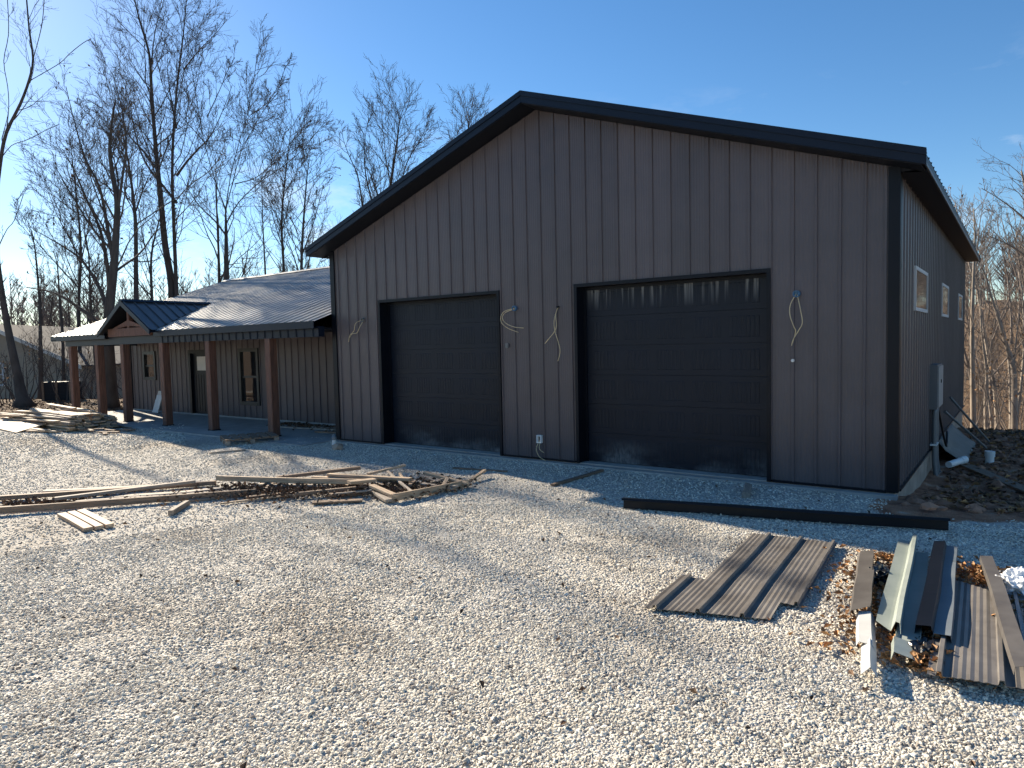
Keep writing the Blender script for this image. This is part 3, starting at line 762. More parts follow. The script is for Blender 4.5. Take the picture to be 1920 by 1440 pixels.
# ------------------------------------------------------------------ loose boards
def board(label, p, q, z0, z1, w, h, m, group=None, name='board', cat='board', roll=0.0, seed=0):
    """a plank from p to q, z = height of its underside at both ends, w across, h thick"""
    a = Vector((p[0], p[1], z0 + h / 2)); b = Vector((q[0], q[1], z1 + h / 2))
    d = b - a; L = d.length; d.normalize()
    s = Vector((0, 0, 1)).cross(d).normalized(); u = d.cross(s)
    rr = random.Random(hash((round(p[0], 2), round(q[1], 2))) & 0xffff)
    mb = MB(); n = 4; c = min(w, h) * 0.09
    rings = []
    sag = rr.uniform(-0.006, 0.004) * L; bow = rr.uniform(-0.006, 0.006) * L
    for i in range(n + 1):
        t = i / n; x = (t - 0.5) * L
        oy = bow * (1 - (2 * t - 1) ** 2); oz = sag * (1 - (2 * t - 1) ** 2) * 0.4
        for (yy, zz) in ((-w / 2 + c, -h / 2), (w / 2 - c, -h / 2), (w / 2, -h / 2 + c), (w / 2, h / 2 - c), (w / 2 - c, h / 2), (-w / 2 + c, h / 2), (-w / 2, h / 2 - c), (-w / 2, -h / 2 + c)):
            mb.v.append((x, yy + oy, zz + oz))
    for i in range(n):
        for k in range(8):
            k2 = (k + 1) % 8
            mb.f.append((i * 8 + k, i * 8 + k2, i * 8 + 8 + k2, i * 8 + 8 + k))
    mb.f.append(tuple(range(8))[::-1]); mb.f.append(tuple(n * 8 + k for k in range(8)))
    me_ = mb.mesh(name); me_.materials.append(MATS[m])
    ob = bpy.data.objects.new(name, me_); COL.objects.link(ob)
    M = Matrix((d, s, u)).transposed().to_4x4(); M = M @ Matrix.Rotation(roll, 4, 'X'); M.translation = (a + b) / 2
    ob.matrix_world = M
    return tag(ob, label, cat, group)

PG = 'boards of the scattered pile in the yard'
B = [
 ('long dark-edged board reaching the left picture edge at the back of the pile', (-12.07, 3.19), (-10.03, 5.77), 0.0, 0.0, 0.09, 0.06, 'lumber_brown'),
 ('long pale board lying slantwise over the left boards', (-10.72, 3.80), (-10.05, 5.45), 0.062, 0.085, 0.09, 0.04, 'lumber_grey'),
 ('far grey board at the back of the left run', (-11.78, 4.04), (-10.72, 5.10), 0.0, 0.0, 0.14, 0.04, 'lumber_grey'),
 ('flat grey board in the middle of the left run, broken at one end', (-10.54, 4.22), (-9.75, 4.97), 0.0, 0.02, 0.14, 0.04, 'lumber_grey'),
 ('flat pale board running on from the middle of the left run', (-10.08, 4.49), (-9.42, 5.50), 0.0, 0.03, 0.14, 0.04, 'lumber_grey'),
 ('narrow pale board just behind the front edge of the left run', (-10.48, 3.97), (-9.12, 5.61), 0.0, 0.0, 0.09, 0.05, 'lumber_grey'),
 ('long brown board on edge along the front of the left run', (-10.94, 2.99), (-8.78, 5.65), 0.0, 0.0, 0.045, 0.085, 'lumber_brown'),
 ('reddish board beside the front board at the left picture edge', (-11.31, 2.98), (-10.33, 3.96), 0.0, 0.0, 0.12, 0.04, 'lumber_brown'),
 ('short pale scrap between the left boards', (-11.10, 3.70), (-11.00, 3.98), 0.0, 0.0, 0.08, 0.03, 'lumber_grey'),
 ('long pale board on top of the pile, raised at its left end', (-9.96, 5.75), (-7.69, 6.67), 0.075, 0.085, 0.05, 0.075, 'lumber_new'),
 ('dark board at the far side of the pile', (-9.54, 6.52), (-8.82, 7.63), 0.0, 0.05, 0.09, 0.05, 'lumber_brown'),
 ('upper of the two long pale boards crossing the pile', (-8.59, 6.79), (-7.20, 7.18), 0.10, 0.10, 0.09, 0.04, 'lumber_new'),
 ('lower of the two long pale boards crossing the pile', (-8.80, 6.66), (-7.29, 7.27), 0.05, 0.05, 0.09, 0.045, 'lumber_new'),
 ('short orange-tipped block lying across the top of the pile', (-7.64, 6.39), (-7.52, 6.77), 0.145, 0.13, 0.14, 0.04, 'lumber_new'),
 ('short pale board sloping to the near corner of the wooden frame', (-7.39, 6.59), (-6.71, 6.41), 0.09, 0.05, 0.09, 0.04, 'lumber_new'),
 ('grey board under the sloping one at the frame corner', (-7.40, 6.61), (-6.76, 6.32), 0.03, 0.0, 0.10, 0.04, 'lumber_grey'),
 ('near side of the wooden frame, a pale board on edge', (-6.75, 6.37), (-6.50, 7.67), 0.0, 0.0, 0.04, 0.10, 'lumber_new'),
 ('right side of the wooden frame, a pale board', (-7.55, 7.85), (-6.40, 7.53), 0.045, 0.045, 0.06, 0.05, 'lumber_new'),
 ('inner board beside the right side of the wooden frame', (-7.62, 7.79), (-6.78, 7.45), 0.02, 0.02, 0.07, 0.045, 'lumber_grey'),
 ('yellowish stick at the far side of the pile by the shadow edge', (-8.38, 7.40), (-8.31, 8.16), 0.03, 0.06, 0.06, 0.035, 'lumber_new'),
 ('thin crooked stick leaning across the frame', (-7.99, 7.47), (-6.71, 6.72), 0.10, 0.05, 0.04, 0.03, 'lumber_grey'),
 ('brown-edged board at the near side of the pile, left of the frame', (-8.13, 5.84), (-7.66, 6.53), 0.02, 0.03, 0.06, 0.05, 'lumber_brown'),
 ('brown board continuing left from the near side of the pile', (-8.65, 5.41), (-8.31, 5.97), 0.0, 0.0, 0.09, 0.04, 'lumber_brown'),
 ('thin yellow lath along the near edge of the pile', (-8.68, 5.04), (-8.24, 5.92), 0.0, 0.0, 0.035, 0.02, 'lumber_new'),
 ('flat dark board on the gravel in front of the pile', (-7.63, 5.75), (-7.16, 6.21), -0.01, -0.01, 0.12, 0.025, 'lumber_brown'),
 ('short brown board among leaves at the near side of the pile', (-7.75, 6.13), (-7.39, 6.51), 0.0, 0.0, 0.08, 0.045, 'lumber_brown'),
 ('grey board half buried in leaves at the middle of the pile', (-9.30, 5.95), (-8.20, 6.45), 0.0, 0.02, 0.14, 0.04, 'lumber_grey'),
 ('brown board under the crossing boards of the pile', (-8.75, 6.95), (-7.75, 7.45), 0.0, 0.0, 0.14, 0.04, 'lumber_brown'),
 ('near one of three pale boards lying together in front of the pile', (-9.97, 3.60), (-8.83, 3.46), -0.02, -0.02, 0.10, 0.045, 'lumber_new'),
 ('middle one of three pale boards lying together in front of the pile', (-9.96, 3.71), (-8.80, 3.57), -0.02, -0.02, 0.09, 0.045, 'lumber_new'),
 ('far one of three pale boards lying together in front of the pile', (-9.95, 3.82), (-8.78, 3.68), -0.02, -0.02, 0.09, 0.045, 'lumber_new'),
 ('short grey block on the gravel just in front of the left run', (-8.71, 4.38), (-9.10, 4.81), -0.02, -0.02, 0.07, 0.07, 'lumber_grey'),
 ('low grey board at the front of the pile beyond the short block', (-9.27, 4.93), (-8.85, 5.69), -0.015, -0.015, 0.09, 0.035, 'lumber_grey'),
]
for (lb, p, q, z0, z1, w, h, m) in B:
    board(lb, p, q, z0 - 0.01, z1 - 0.01, w, h, m, PG)
rq = random.Random(17)
for k in range(16):
    t = rq.random(); x, y = -9.0 + 2.3 * t + rq.gauss(0, 0.2), 5.8 + 1.6 * t + rq.gauss(0, 0.22); an = rq.uniform(0, PI); L = rq.uniform(0.22, 0.6)
    board('short broken scrap of wood among the leaves of the scattered pile', (x, y), (x + L * math.cos(an), y + L * math.sin(an)), rq.uniform(0, 0.05), rq.uniform(0, 0.07), rq.uniform(0.03, 0.08), rq.uniform(0.02, 0.035), rq.choice(('lumber_new', 'lumber_grey', 'lumber_brown')), 'short scraps in the scattered pile', name='wood_scrap', cat='wood scrap')
board('thin pale stick on sunlit gravel near the pallet', (-13.31, 7.54), (-13.02, 8.18), -0.03, -0.03, 0.05, 0.03, 'lumber_grey', name='stick', cat='stick')
board('dark wood strip lying between the two garage doors', (-5.48, 8.36), (-5.42, 9.75), -0.03, -0.03, 0.07, 0.035, 'lumber_brown', name='wood_strip', cat='wood strip')
board('thin dark stick at the shadow edge before the smaller door', (-7.75, 8.75), (-6.75, 8.95), -0.03, -0.03, 0.05, 0.02, 'lumber_brown', name='stick', cat='stick')
board('weathered wood chunk in shade before the larger garage door', (-2.86, 8.99), (-3.01, 9.55), -0.03, -0.02, 0.10, 0.08, 'lumber_grey', name='wood_chunk', cat='wood chunk', roll=0.3)
for i, (p, q) in enumerate((((-16.2, 10.95), (-13.3, 11.35)), ((-14.9, 11.35), (-12.9, 11.55)), ((-14.0, 10.75), (-12.6, 10.95)))):
    board(('long plank on the porch floor behind the nearest post', 'plank against the foot of the porch wall', 'short plank on the porch floor beside the garage corner')[i], p, q, -0.003, -0.003, 0.12, 0.035, ('lumber_grey', 'lumber_grey', 'lumber_brown')[i], 'planks on the porch floor', name='plank', cat='plank')

# the stack of lumber at the left edge of the yard
rs = random.Random(5)
ORD = ('first', 'second', 'third', 'fourth', 'fifth', 'sixth', 'seventh', 'eighth', 'ninth', 'tenth', 'eleventh', 'twelfth', 'thirteenth', 'fourteenth', 'fifteenth', 'sixteenth')
for layer in range(10):
    nb = 7 if layer < 7 else 5
    for k in range(nb):
        y = 7.75 + k * 0.185 + rs.uniform(-0.05, 0.05) + layer * 0.02
        x1 = -20.35 - rs.uniform(0, 0.35) - 0.03 * layer
        L = rs.uniform(3.2, 5.0); an = rs.uniform(-0.05, 0.05) + (rs.uniform(-0.10, 0.16) if layer > 5 else 0)
        p = (x1 - L * math.cos(an), y + L * math.sin(an)); z = 0.0 + layer * 0.041
        board('plank of the lumber stack, %s layer up, %s from its near side' % (ORD[layer], ORD[k]), p, (x1, y), z - 0.03 + rs.uniform(0, 0.03), z, rs.uniform(0.13, 0.17), 0.036, 'lumber_new' if rs.random() < 0.6 else 'lumber_grey', 'planks of the lumber stack', name='plank', cat='plank')
top = [('pale stud lying slantwise over the top of the lumber stack', (-26.2, 7.4), (-22.6, 8.7), 0.10, 0.44, 0.09, 0.04),
       ('top plank of the lumber stack along its far side', (-26.0, 9.2), (-21.2, 8.6), 0.41, 0.41, 0.15, 0.04),
       ('bright plank sliding off the near side of the lumber stack', (-25.4, 7.75), (-21.0, 7.62), 0.12, 0.24, 0.15, 0.04),
       ('long plank low at the near foot of the lumber stack', (-25.0, 7.25), (-20.9, 7.35), 0.0, 0.02, 0.16, 0.04),
       ('plank leaning out at the left end of the lumber stack', (-27.2, 7.9), (-23.4, 7.7), 0.02, 0.30, 0.15, 0.04),
       ('short plank end fallen by the right foot of the lumber stack', (-21.8, 7.2), (-20.6, 7.5), -0.01, 0.0, 0.15, 0.04)]
for lb, p, q, z0, z1, w, h in top: board(lb, p, q, z0, z1, w, h, 'lumber_new', 'planks of the lumber stack', name='plank', cat='plank')
board('broad plywood sheet propped on the near side of the lumber stack', (-25.2, 7.38), (-21.9, 7.30), 0.10, 0.05, 0.75, 0.018, 'lumber_new', name='plywood_sheet', cat='plywood', roll=0.22)
for k in range(9):
    a = rs.uniform(-0.5, 0.9); x, y = -20.0 + rs.uniform(-0.3, 0.9), 8.2 + rs.uniform(-0.4, 0.8)
    board('dark scrap of wood at the shaded right end of the lumber stack', (x, y), (x + 0.6 * math.cos(a), y + 0.6 * math.sin(a)), -0.02 + 0.02 * (k % 3), -0.02 + 0.02 * (k % 3), 0.1, 0.03, 'lumber_brown', 'scraps by the lumber stack', name='wood_scrap', cat='wood scrap')

# pallet in front of the porch
pal = thing('wooden_pallet', 'worn wooden pallet on shaded gravel in front of the porch', 'pallet', (-14.5, 8.95, -0.03))
ang = math.radians(66)
U = Vector((math.cos(ang), math.sin(ang), 0)); V = Vector((-math.sin(ang), math.cos(ang), 0)); O_ = Vector((-14.05, 8.35, -0.03))
for k in range(6):
    mb = MB(); mb.frame(O_, U, V, (0, 0, 1), k * 0.20, k * 0.20 + 0.14, 0, 1.0, 0.115, 0.135); mb.build('deck_board', 'lumber_brown', pal)
for k in range(3):
    mb = MB(); mb.frame(O_, U, V, (0, 0, 1), 0, 1.14, k * 0.455, k * 0.455 + 0.09, 0.095, 0.114); mb.build('stringer_board', 'lumber_brown', pal)
    for j in range(3):
        mb = MB(); mb.frame(O_, U, V, (0, 0, 1), j * 0.52, j * 0.52 + 0.10, k * 0.455 - 0.002, k * 0.455 + 0.092, 0.0, 0.094); mb.build('block', 'lumber_grey', pal)

# things on and near the porch
mb = MB(); M_ = Matrix.Rotation(math.radians(-16), 4, 'X'); W_ = 0.38
for (x0, x1, z0, z1, t) in ((-0.19, 0.19, 0.0, 0.62, 0.03),):
    c = [M_ @ Vector(v) for v in ((x0, -t, z0), (x1, -t, z0), (x1, 0, z0), (x0, 0, z0), (x0 + 0.05, -t, z1), (x1 + 0.05, -t, z1), (x1 + 0.05, 0, z1), (x0 + 0.05, 0, z1))]
    mb.add([tuple(Vector((-23.85, 11.66, 0.0)) + v) for v in c], [(0, 3, 2, 1), (4, 5, 6, 7), (0, 1, 5, 4), (1, 2, 6, 5), (2, 3, 7, 6), (3, 0, 4, 7)])
bo = thing('leaning_panel', 'white panel leaning on the porch wall under the small window', 'panel', (-23.85, 11.66, 0))
mb.build('sheet', 'sheet_white', bo)
mb = MB(); c = [M_ @ Vector(v) for v in ((-0.10, -0.034, 0.63), (0.27, -0.034, 0.63), (0.27, -0.004, 0.63), (-0.10, -0.004, 0.63), (-0.09, -0.034, 0.76), (0.27, -0.034, 0.76), (0.27, -0.004, 0.76), (-0.09, -0.004, 0.76))]
mb.add([tuple(Vector((-23.85, 11.66, 0.0)) + v) for v in c], [(0, 3, 2, 1), (4, 5, 6, 7), (0, 1, 5, 4), (1, 2, 6, 5), (2, 3, 7, 6), (3, 0, 4, 7)])
mb.build('top_strip', 'paper_white', bo)
st = thing('standpipe', 'pale capped pipe stub rising by the garage corner', 'pipe', (-11.6, 9.35, -0.03))
mb = MB(); mb.tube([(-11.6, 9.35, -0.05), (-11.6, 9.35, 0.17)], [0.045, 0.045], 12); mb.build('pipe', 'pvc_white', st, smooth=False)
mb = MB(); mb.tube([(-11.6, 9.35, 0.14), (-11.6, 9.35, 0.20), (-11.6, 9.35, 0.23), (-11.6, 9.35, 0.26)], [0.055, 0.055, 0.03, 0.02], 12); mb.build('cap', 'sheet_blue', st)

def lump(name, material, c, r, seed, amp=0.35, label=None, cat=None, sub=3, freq=2.0):
    import bmesh
    bm = bmesh.new(); bmesh.ops.create_icosphere(bm, subdivisions=sub, radius=1.0)
    for v in bm.verts:
        n = mnoise.noise((v.co.x * freq + seed, v.co.y * freq, v.co.z * freq)) + 0.5 * mnoise.noise((v.co.x * freq * 3 + seed, v.co.y * freq * 3, v.co.z * freq * 3))
        k = 1 + amp * n
        v.co = Vector((v.co.x * r[0] * k, v.co.y * r[1] * k, max(-0.6, v.co.z) * r[2] * k))
    me_ = bpy.data.meshes.new(name); bm.to_mesh(me_); bm.free()
    me_.materials.append(MATS[material])
    ob = bpy.data.objects.new(name, me_); COL.objects.link(ob); ob.location = c
    return tag(ob, label, cat)
lump('rock', 'foundation_tan', (-11.35, 9.22, 0.02), (0.14, 0.11, 0.085), 3.0, 0.4, 'brown stone on shaded gravel beside the capped pipe', 'stone', 2)

# ------------------------------------------------------------------ long black trim on the gravel
mb = MB(); mb.strip([(-0.02, 0.0), (0.0, 0.0), (0.012, 0.13), (-0.09, 0.145), (-0.10, 0.12)], (-0.575, 8.56, -0.03), (-3.97, 7.68, -0.03), 0.004, segs=14, bend=0.012)
tag(mb.build('long_flashing', 'trim_black', origin=(-2.3, 8.1, -0.03)), 'long black folded metal trim lying before the larger garage door', 'metal trim')

# ------------------------------------------------------------------ ribbed steel offcuts
def loose_sheet(name, label, o, vd, u0, u1, v0f, v1f, phase, material, extra=(), tilt=0.0, wave=0.005, rib=0.03):
    d = Vector((vd[0], vd[1], tilt)).normalized(); s = Vector((d.y, -d.x, 0)).normalized(); n = s.cross(d)
    pr = profile(u0, u1, phase, 0.305, rib, wave, extra)
    mb = MB(); O2 = Vector(o)
    nv = 6
    for (ua, ha), (ub, hb) in zip(pr, pr[1:]):
        if ub - ua < 1e-5: continue
        e = 1e-5
        for k in range(nv):
            q = []
            for u, h, t in ((ua + e, ha, k / nv), (ub - e, hb, k / nv), (ub - e, hb, (k + 1) / nv), (ua + e, ha, (k + 1) / nv)):
                v = v0f(u) + (v1f(u) - v0f(u)) * t
                w = 0.020 * mnoise.noise((u * 2.0 + o[0] * 9, v * 1.3, 3.0))
                q.append(tuple(O2 + s * u + d * v + n * (h + w)))
            mb.add(q, [(0, 1, 2, 3)])
    ob = mb.build(name, material, origin=o)
    md = ob.modifiers.new('thickness', 'SOLIDIFY'); md.thickness = 0.003; md.offset = -1
    return tag(ob, label, 'metal sheet')
loose_sheet('ribbed_panel', 'brown ribbed steel panel with cut corners lying on sunlit gravel', (-2.23, 4.80, 0.0), (-0.06, 0.998), -0.075, 0.95,
            lambda u: 0.32 * max(0, u) if u < 0.80 else 0.60, lambda u: 0.84 if u < 0.13 else 2.46 + 0.05 * u, 0.0, 'sheet_brown', (0.13, 0.80))
loose_sheet('ribbed_panel', 'broad brown ribbed steel offcut at the right of the scrap pile', (-0.37, 4.64, 0.05), (-0.035, 0.999), -0.04, 0.66,
            lambda u: 0.22 * max(0, u), lambda u: (1.98 - 0.75 * max(0, u)), 0.02, 'sheet_brown', (), 0.0)
loose_sheet('ribbed_panel', 'grey ribbed steel offcut at the right picture edge under the dark trim', (-0.02, 5.15, 0.02), (-0.06, 0.998), -0.04, 0.55,
            lambda u: 0.0, lambda u: 1.55 - 0.3 * u, 0.1, 'sheet_blue', (), 0.02)

def trim(name, label, prof, p0, p1, material, parts=(), t=0.0025, sk0=0.0, sk1=0.0):
    p0 = (p0[0], p0[1], p0[2] + 0.03); p1 = (p1[0], p1[1], p1[2] + 0.03)
    mb = MB(); mb.strip(prof, p0, p1, t, skew0=sk0, skew1=sk1, segs=10, bend=0.011 if math.dist(p0, p1) > 0.8 else 0.003)
    ob = mb.build(name, material, origin=((p0[0] + p1[0]) / 2, (p0[1] + p1[1]) / 2, 0.0))
    return tag(ob, label, 'metal trim', 'loose trims of the scrap pile')
trim('metal_angle', 'dark brown angle trim at the far left of the scrap pile', [(-0.075, 0.0), (-0.06, 0.03), (0.05, 0.05), (0.05, 0.0)], (-1.00, 6.22, 0.0), (-1.10, 6.98, 0.0), 'sheet_dark')
trim('metal_angle', 'dark brown angle trim in the middle of the leftmost row of scrap', [(-0.08, 0.0), (-0.065, 0.035), (0.055, 0.065), (0.055, 0.0)], (-0.88, 5.38, 0.015), (-1.00, 6.30, 0.012), 'sheet_dark', sk0=0.6)
mb = MB(); mb.strip([(-0.10, 0.0), (-0.07, 0.055), (0.05, 0.077), (0.058, 0.01)], (-1.012, 6.26, 0.0), (-1.018, 6.29, 0.0), 0.002)
tag(mb.build('strap', 'plastic_black', origin=(-1.0, 6.27, 0.0)), 'black strap over the two dark brown trims', 'strap')
trim('metal_angle', 'white angle trim at the near end of the leftmost row of scrap', [(-0.055, 0.0), (-0.04, 0.035), (0.035, 0.045), (0.06, 0.0)], (-0.77, 4.84, 0.0), (-0.87, 5.42, 0.0), 'sheet_white', sk0=-0.6)
trim('metal_angle', 'narrow white angle trim, nearest piece of the scrap pile', [(-0.045, 0.0), (0.005, 0.055), (0.04, 0.0)], (-0.69, 4.46, 0.0), (-0.76, 4.90, 0.0), 'sheet_white')
trim('metal_channel', 'pale green channel trim with an upright white lip in the scrap pile', [(-0.10, 0.01), (-0.02, 0.0), (0.0, 0.0), (0.005, 0.012), (0.03, 0.085), (0.055, 0.09), (0.06, 0.02)], (-0.665, 5.14, 0.03), (-0.82, 7.55, 0.03), 'sheet_green', sk0=-1.2)
trim('flat_flashing', 'grey-green flat trim right of the channel in the scrap pile', [(-0.075, 0.02), (-0.05, 0.0), (0.02, 0.004), (0.065, 0.012), (0.07, 0.03)], (-0.545, 5.0, 0.035), (-0.70, 7.19, 0.03), 'sheet_green', sk0=0.9)
trim('bent_flashing', 'crumpled grey flashing at the near end of the flat trim', [(-0.085, 0.0), (-0.07, 0.055), (0.03, 0.03), (0.075, 0.0)], (-0.53, 4.78, 0.0), (-0.56, 5.02, 0.005), 'sheet_green')
trim('folded_flashing', 'black box trim in the middle of the scrap pile', [(-0.06, 0.0), (-0.055, 0.10), (0.03, 0.11), (0.055, 0.03), (0.06, 0.0)], (-0.465, 5.18, 0.0), (-0.555, 7.42, 0.0), 'trim_black')
trim('folded_flashing', 'blue-grey trim between the black box trim and the ribbed offcut', [(-0.05, 0.01), (-0.045, 0.05), (0.05, 0.055), (0.055, 0.01)], (-0.375, 5.18, 0.01), (-0.48, 7.42, 0.02), 'sheet_blue')
trim('folded_flashing', 'dark brown trim lying slantwise over the ribbed offcut', [(-0.05, 0.0), (-0.045, 0.045), (0.04, 0.055), (0.045, 0.0)], (0.055, 4.79, 0.075), (-0.195, 7.13, 0.05), 'sheet_dark', sk0=0.5)
lump('plastic_bag', 'plastic_white', (0.02, 6.58, 0.09), (0.13, 0.14, 0.12), 11.0, 0.55, 'crumpled white plastic bag at the right picture edge', 'bag', 4, 2.2)
lump('plastic_wrap', 'plastic_black', (-0.93, 6.44, 0.03), (0.085, 0.17, 0.07), 21.0, 0.5, 'glossy black plastic wrap beside the dark brown trims', 'plastic', 4, 2.4)
lump('plastic_wrap', 'plastic_black', (-0.47, 5.03, 0.03), (0.07, 0.14, 0.06), 31.0, 0.55, 'glossy black plastic at the near end of the black box trim', 'plastic', 4, 2.4)

# ------------------------------------------------------------------ right of the garage
st = thing('standpipe', 'white plastic pipe stub standing in the soil right of the garage', 'pipe', (-0.43, 16.0, -0.5))
mb = MB(); mb.tube([(-0.43, 16.0, -0.6), (-0.42, 16.0, -0.28)], [0.075, 0.075], 14); mb.build('pipe', 'pvc_white', st)
mb = MB(); mb.tube([(-0.42, 16.0, -0.30), (-0.418, 16.0, -0.20)], [0.088, 0.088], 14); mb.build('collar', 'pvc_white', st)
mb = MB(); mb.tube([(-1.02, 15.0, -0.36), (-0.84, 15.5, -0.34)], [0.06, 0.06], 12); mb.tube([(-0.86, 15.45, -0.34), (-0.80, 15.62, -0.335)], [0.07, 0.07], 12)
tag(mb.build('pipe_offcut', 'pvc_white', origin=(-0.93, 15.3, -0.36)), 'short white pipe lying on the soil by the garage foundation', 'pipe')
board('long grey plank lying on the soil at the right picture edge', (-0.95, 15.9), (0.25, 13.2), H(-0.95, 15.9) + 0.02, H(0.25, 13.2) + 0.02, 0.22, 0.04, 'lumber_brown', name='plank', cat='plank')
for i, (a, b) in enumerate((((-1.16, 15.9, 0.55), (-0.52, 17.3, -0.32)), ((-1.14, 16.9, 0.75), (-0.50, 18.2, -0.30)))):
    mb = MB(); mb.tube([a, b], [0.024, 0.024], 10)
    tag(mb.build('metal_pole', 'steel_grey', origin=b), ('nearer grey pole leaning on the garage side wall', 'farther grey pole leaning on the garage side wall')[i], 'pole', 'poles leaning on the garage')
mb = MB()   # draped sheet over the foundation
gxn, gyn = 6, 10
for j in range(gyn + 1):
    for i in range(gxn + 1):
        y = 15.6 + j * 0.33; t = i / gxn
        x = -1.25 + 0.48 * t + 0.06 * mnoise.noise((t * 3, y * 1.5, 0.0)); z = 0.0 - 0.46 * t ** 0.7 + 0.05 * mnoise.noise((t * 4, y * 2, 5.0)) + 0.02
        mb.v.append((x, y, max(z, H(x, y) + 0.01)))
for j in range(gyn):
    for i in range(gxn):
        a = j * (gxn + 1) + i
        mb.f.append((a, a + 1, a + gxn + 2, a + gxn + 1))
ob = mb.build('plastic_sheet', 'tarp_tan', origin=(-1.0, 17.2, -0.4), smooth=True)
ob.modifiers.new('thickness', 'SOLIDIFY').thickness = 0.004
tag(ob, 'wrinkled tan sheet draped against the garage foundation', 'sheet')

# ------------------------------------------------------------------ neighbouring house beyond the trees
nb = thing('tan_house', 'tan lap-sided house glimpsed behind the trunks at the left edge', 'house', (-46.1, 18.05, -1.4))
NO = Vector((-46.1, 18.05, 0)); NU = Vector((-0.806, -0.592, 0)); NBk = Vector((-0.592, 0.806, 0)); NN = -NBk
ez, sl, wd, dp = 1.46, 0.47, 10.4, 9.0
ntop = lambda u: ez + sl * min(u, wd - u)
mb = MB(); z = -1.6
while z < 3.9:
    # each lap board spans the width at its height
    u0 = max(0.0, (z + 0.19 - ez) / sl) if z + 0.19 > ez else 0.0
    if wd - 2 * u0 < 0.3: break
    P = lambda u, zz, n: tuple(NO + NU * u + NN * n + Vector((0, 0, zz)))
    mb.add([P(u0, z, 0.030), P(wd - u0, z, 0.030), P(wd - u0, z + 0.19, 0.006), P(u0, z + 0.19, 0.006), P(u0, z, 0.0), P(wd - u0, z, 0.0)], [(0, 1, 2, 3), (0, 4, 5, 1)])
    z += 0.185
mb.build('lap_siding', 'lap_siding', nb)
mb = MB(); mb.frame(NO, NU, NBk, (0, 0, 1), 0.0, wd, 0.01, dp, -1.6, 1.46); mb.build('wall', 'lap_siding', nb)
for a, b in ((-0.4, wd / 2), (wd + 0.4, wd / 2)):
    P = lambda u, d, dz: tuple(NO + NU * u + NBk * d + Vector((0, 0, ez + sl * (min(u, wd - u)) + dz)))
    mb = MB(); mb.add([P(a, -0.35, 0.05), P(b, -0.35, 0.05), P(b, dp, 0.05), P(a, dp, 0.05), P(a, -0.35, 0.13), P(b, -0.35, 0.13), P(b, dp, 0.13), P(a, dp, 0.13)],
                      [(0, 3, 2, 1), (4, 5, 6, 7), (0, 1, 5, 4), (1, 2, 6, 5), (2, 3, 7, 6), (3, 0, 4, 7)]); mb.build('roof', 'shingle', nb)
    mb = MB(); mb.add([P(a, -0.39, -0.12), P(b, -0.39, -0.12), P(b, -0.36, -0.12), P(a, -0.36, -0.12), P(a, -0.39, 0.14), P(b, -0.39, 0.14), P(b, -0.36, 0.14), P(a, -0.36, 0.14)],
                      [(0, 3, 2, 1), (4, 5, 6, 7), (0, 1, 5, 4), (1, 2, 6, 5), (2, 3, 7, 6), (3, 0, 4, 7)]); mb.build('rake_board', 'paper_white', nb)
mb = MB(); mb.frame(NO, NU, NN, (0, 0, 1), -0.04, 0.12, 0.0, 0.05, -1.6, 1.5); mb.build('corner_board', 'paper_white', nb)
window(nb, tuple(NO + NN * 0.02), tuple(NU), tuple(NN), 4.6, 5.6, 0.3, 1.6, 'window_frame_white', 0.08)

cr_ = thing('slatted_crate', 'dark slatted crate under the tan house behind the trunks', 'crate', (-33.9, 12.25, 0.0))
CO = Vector((-34.2, 11.9, H(-34, 12))); CU = Vector((0.78, 0.62, 0)); CV = Vector((-0.62, 0.78, 0))
for k in range(5):
    mb = MB(); mb.frame(CO, CU, CV, (0, 0, 1), 0, 1.25, -0.02, 0.0, 0.06 + k * 0.15, 0.17 + k * 0.15); mb.build('slat', 'soffit_black', cr_)
for k in range(3):
    mb = MB(); mb.frame(CO, CU, CV, (0, 0, 1), k * 0.58, k * 0.58 + 0.09, -0.045, -0.021, 0.0, 0.85); mb.build('upright', 'lumber_brown', cr_)
mb = MB(); mb.frame(CO, CU, CV, (0, 0, 1), 0.0, 1.25, 0.0, 0.75, 0.02, 0.82); mb.build('body', 'soffit_black', cr_)

# ------------------------------------------------------------------ trees
def norm(v):
    L = math.sqrt(v[0] * v[0] + v[1] * v[1] + v[2] * v[2]) or 1e-9
    return (v[0] / L, v[1] / L, v[2] / L)

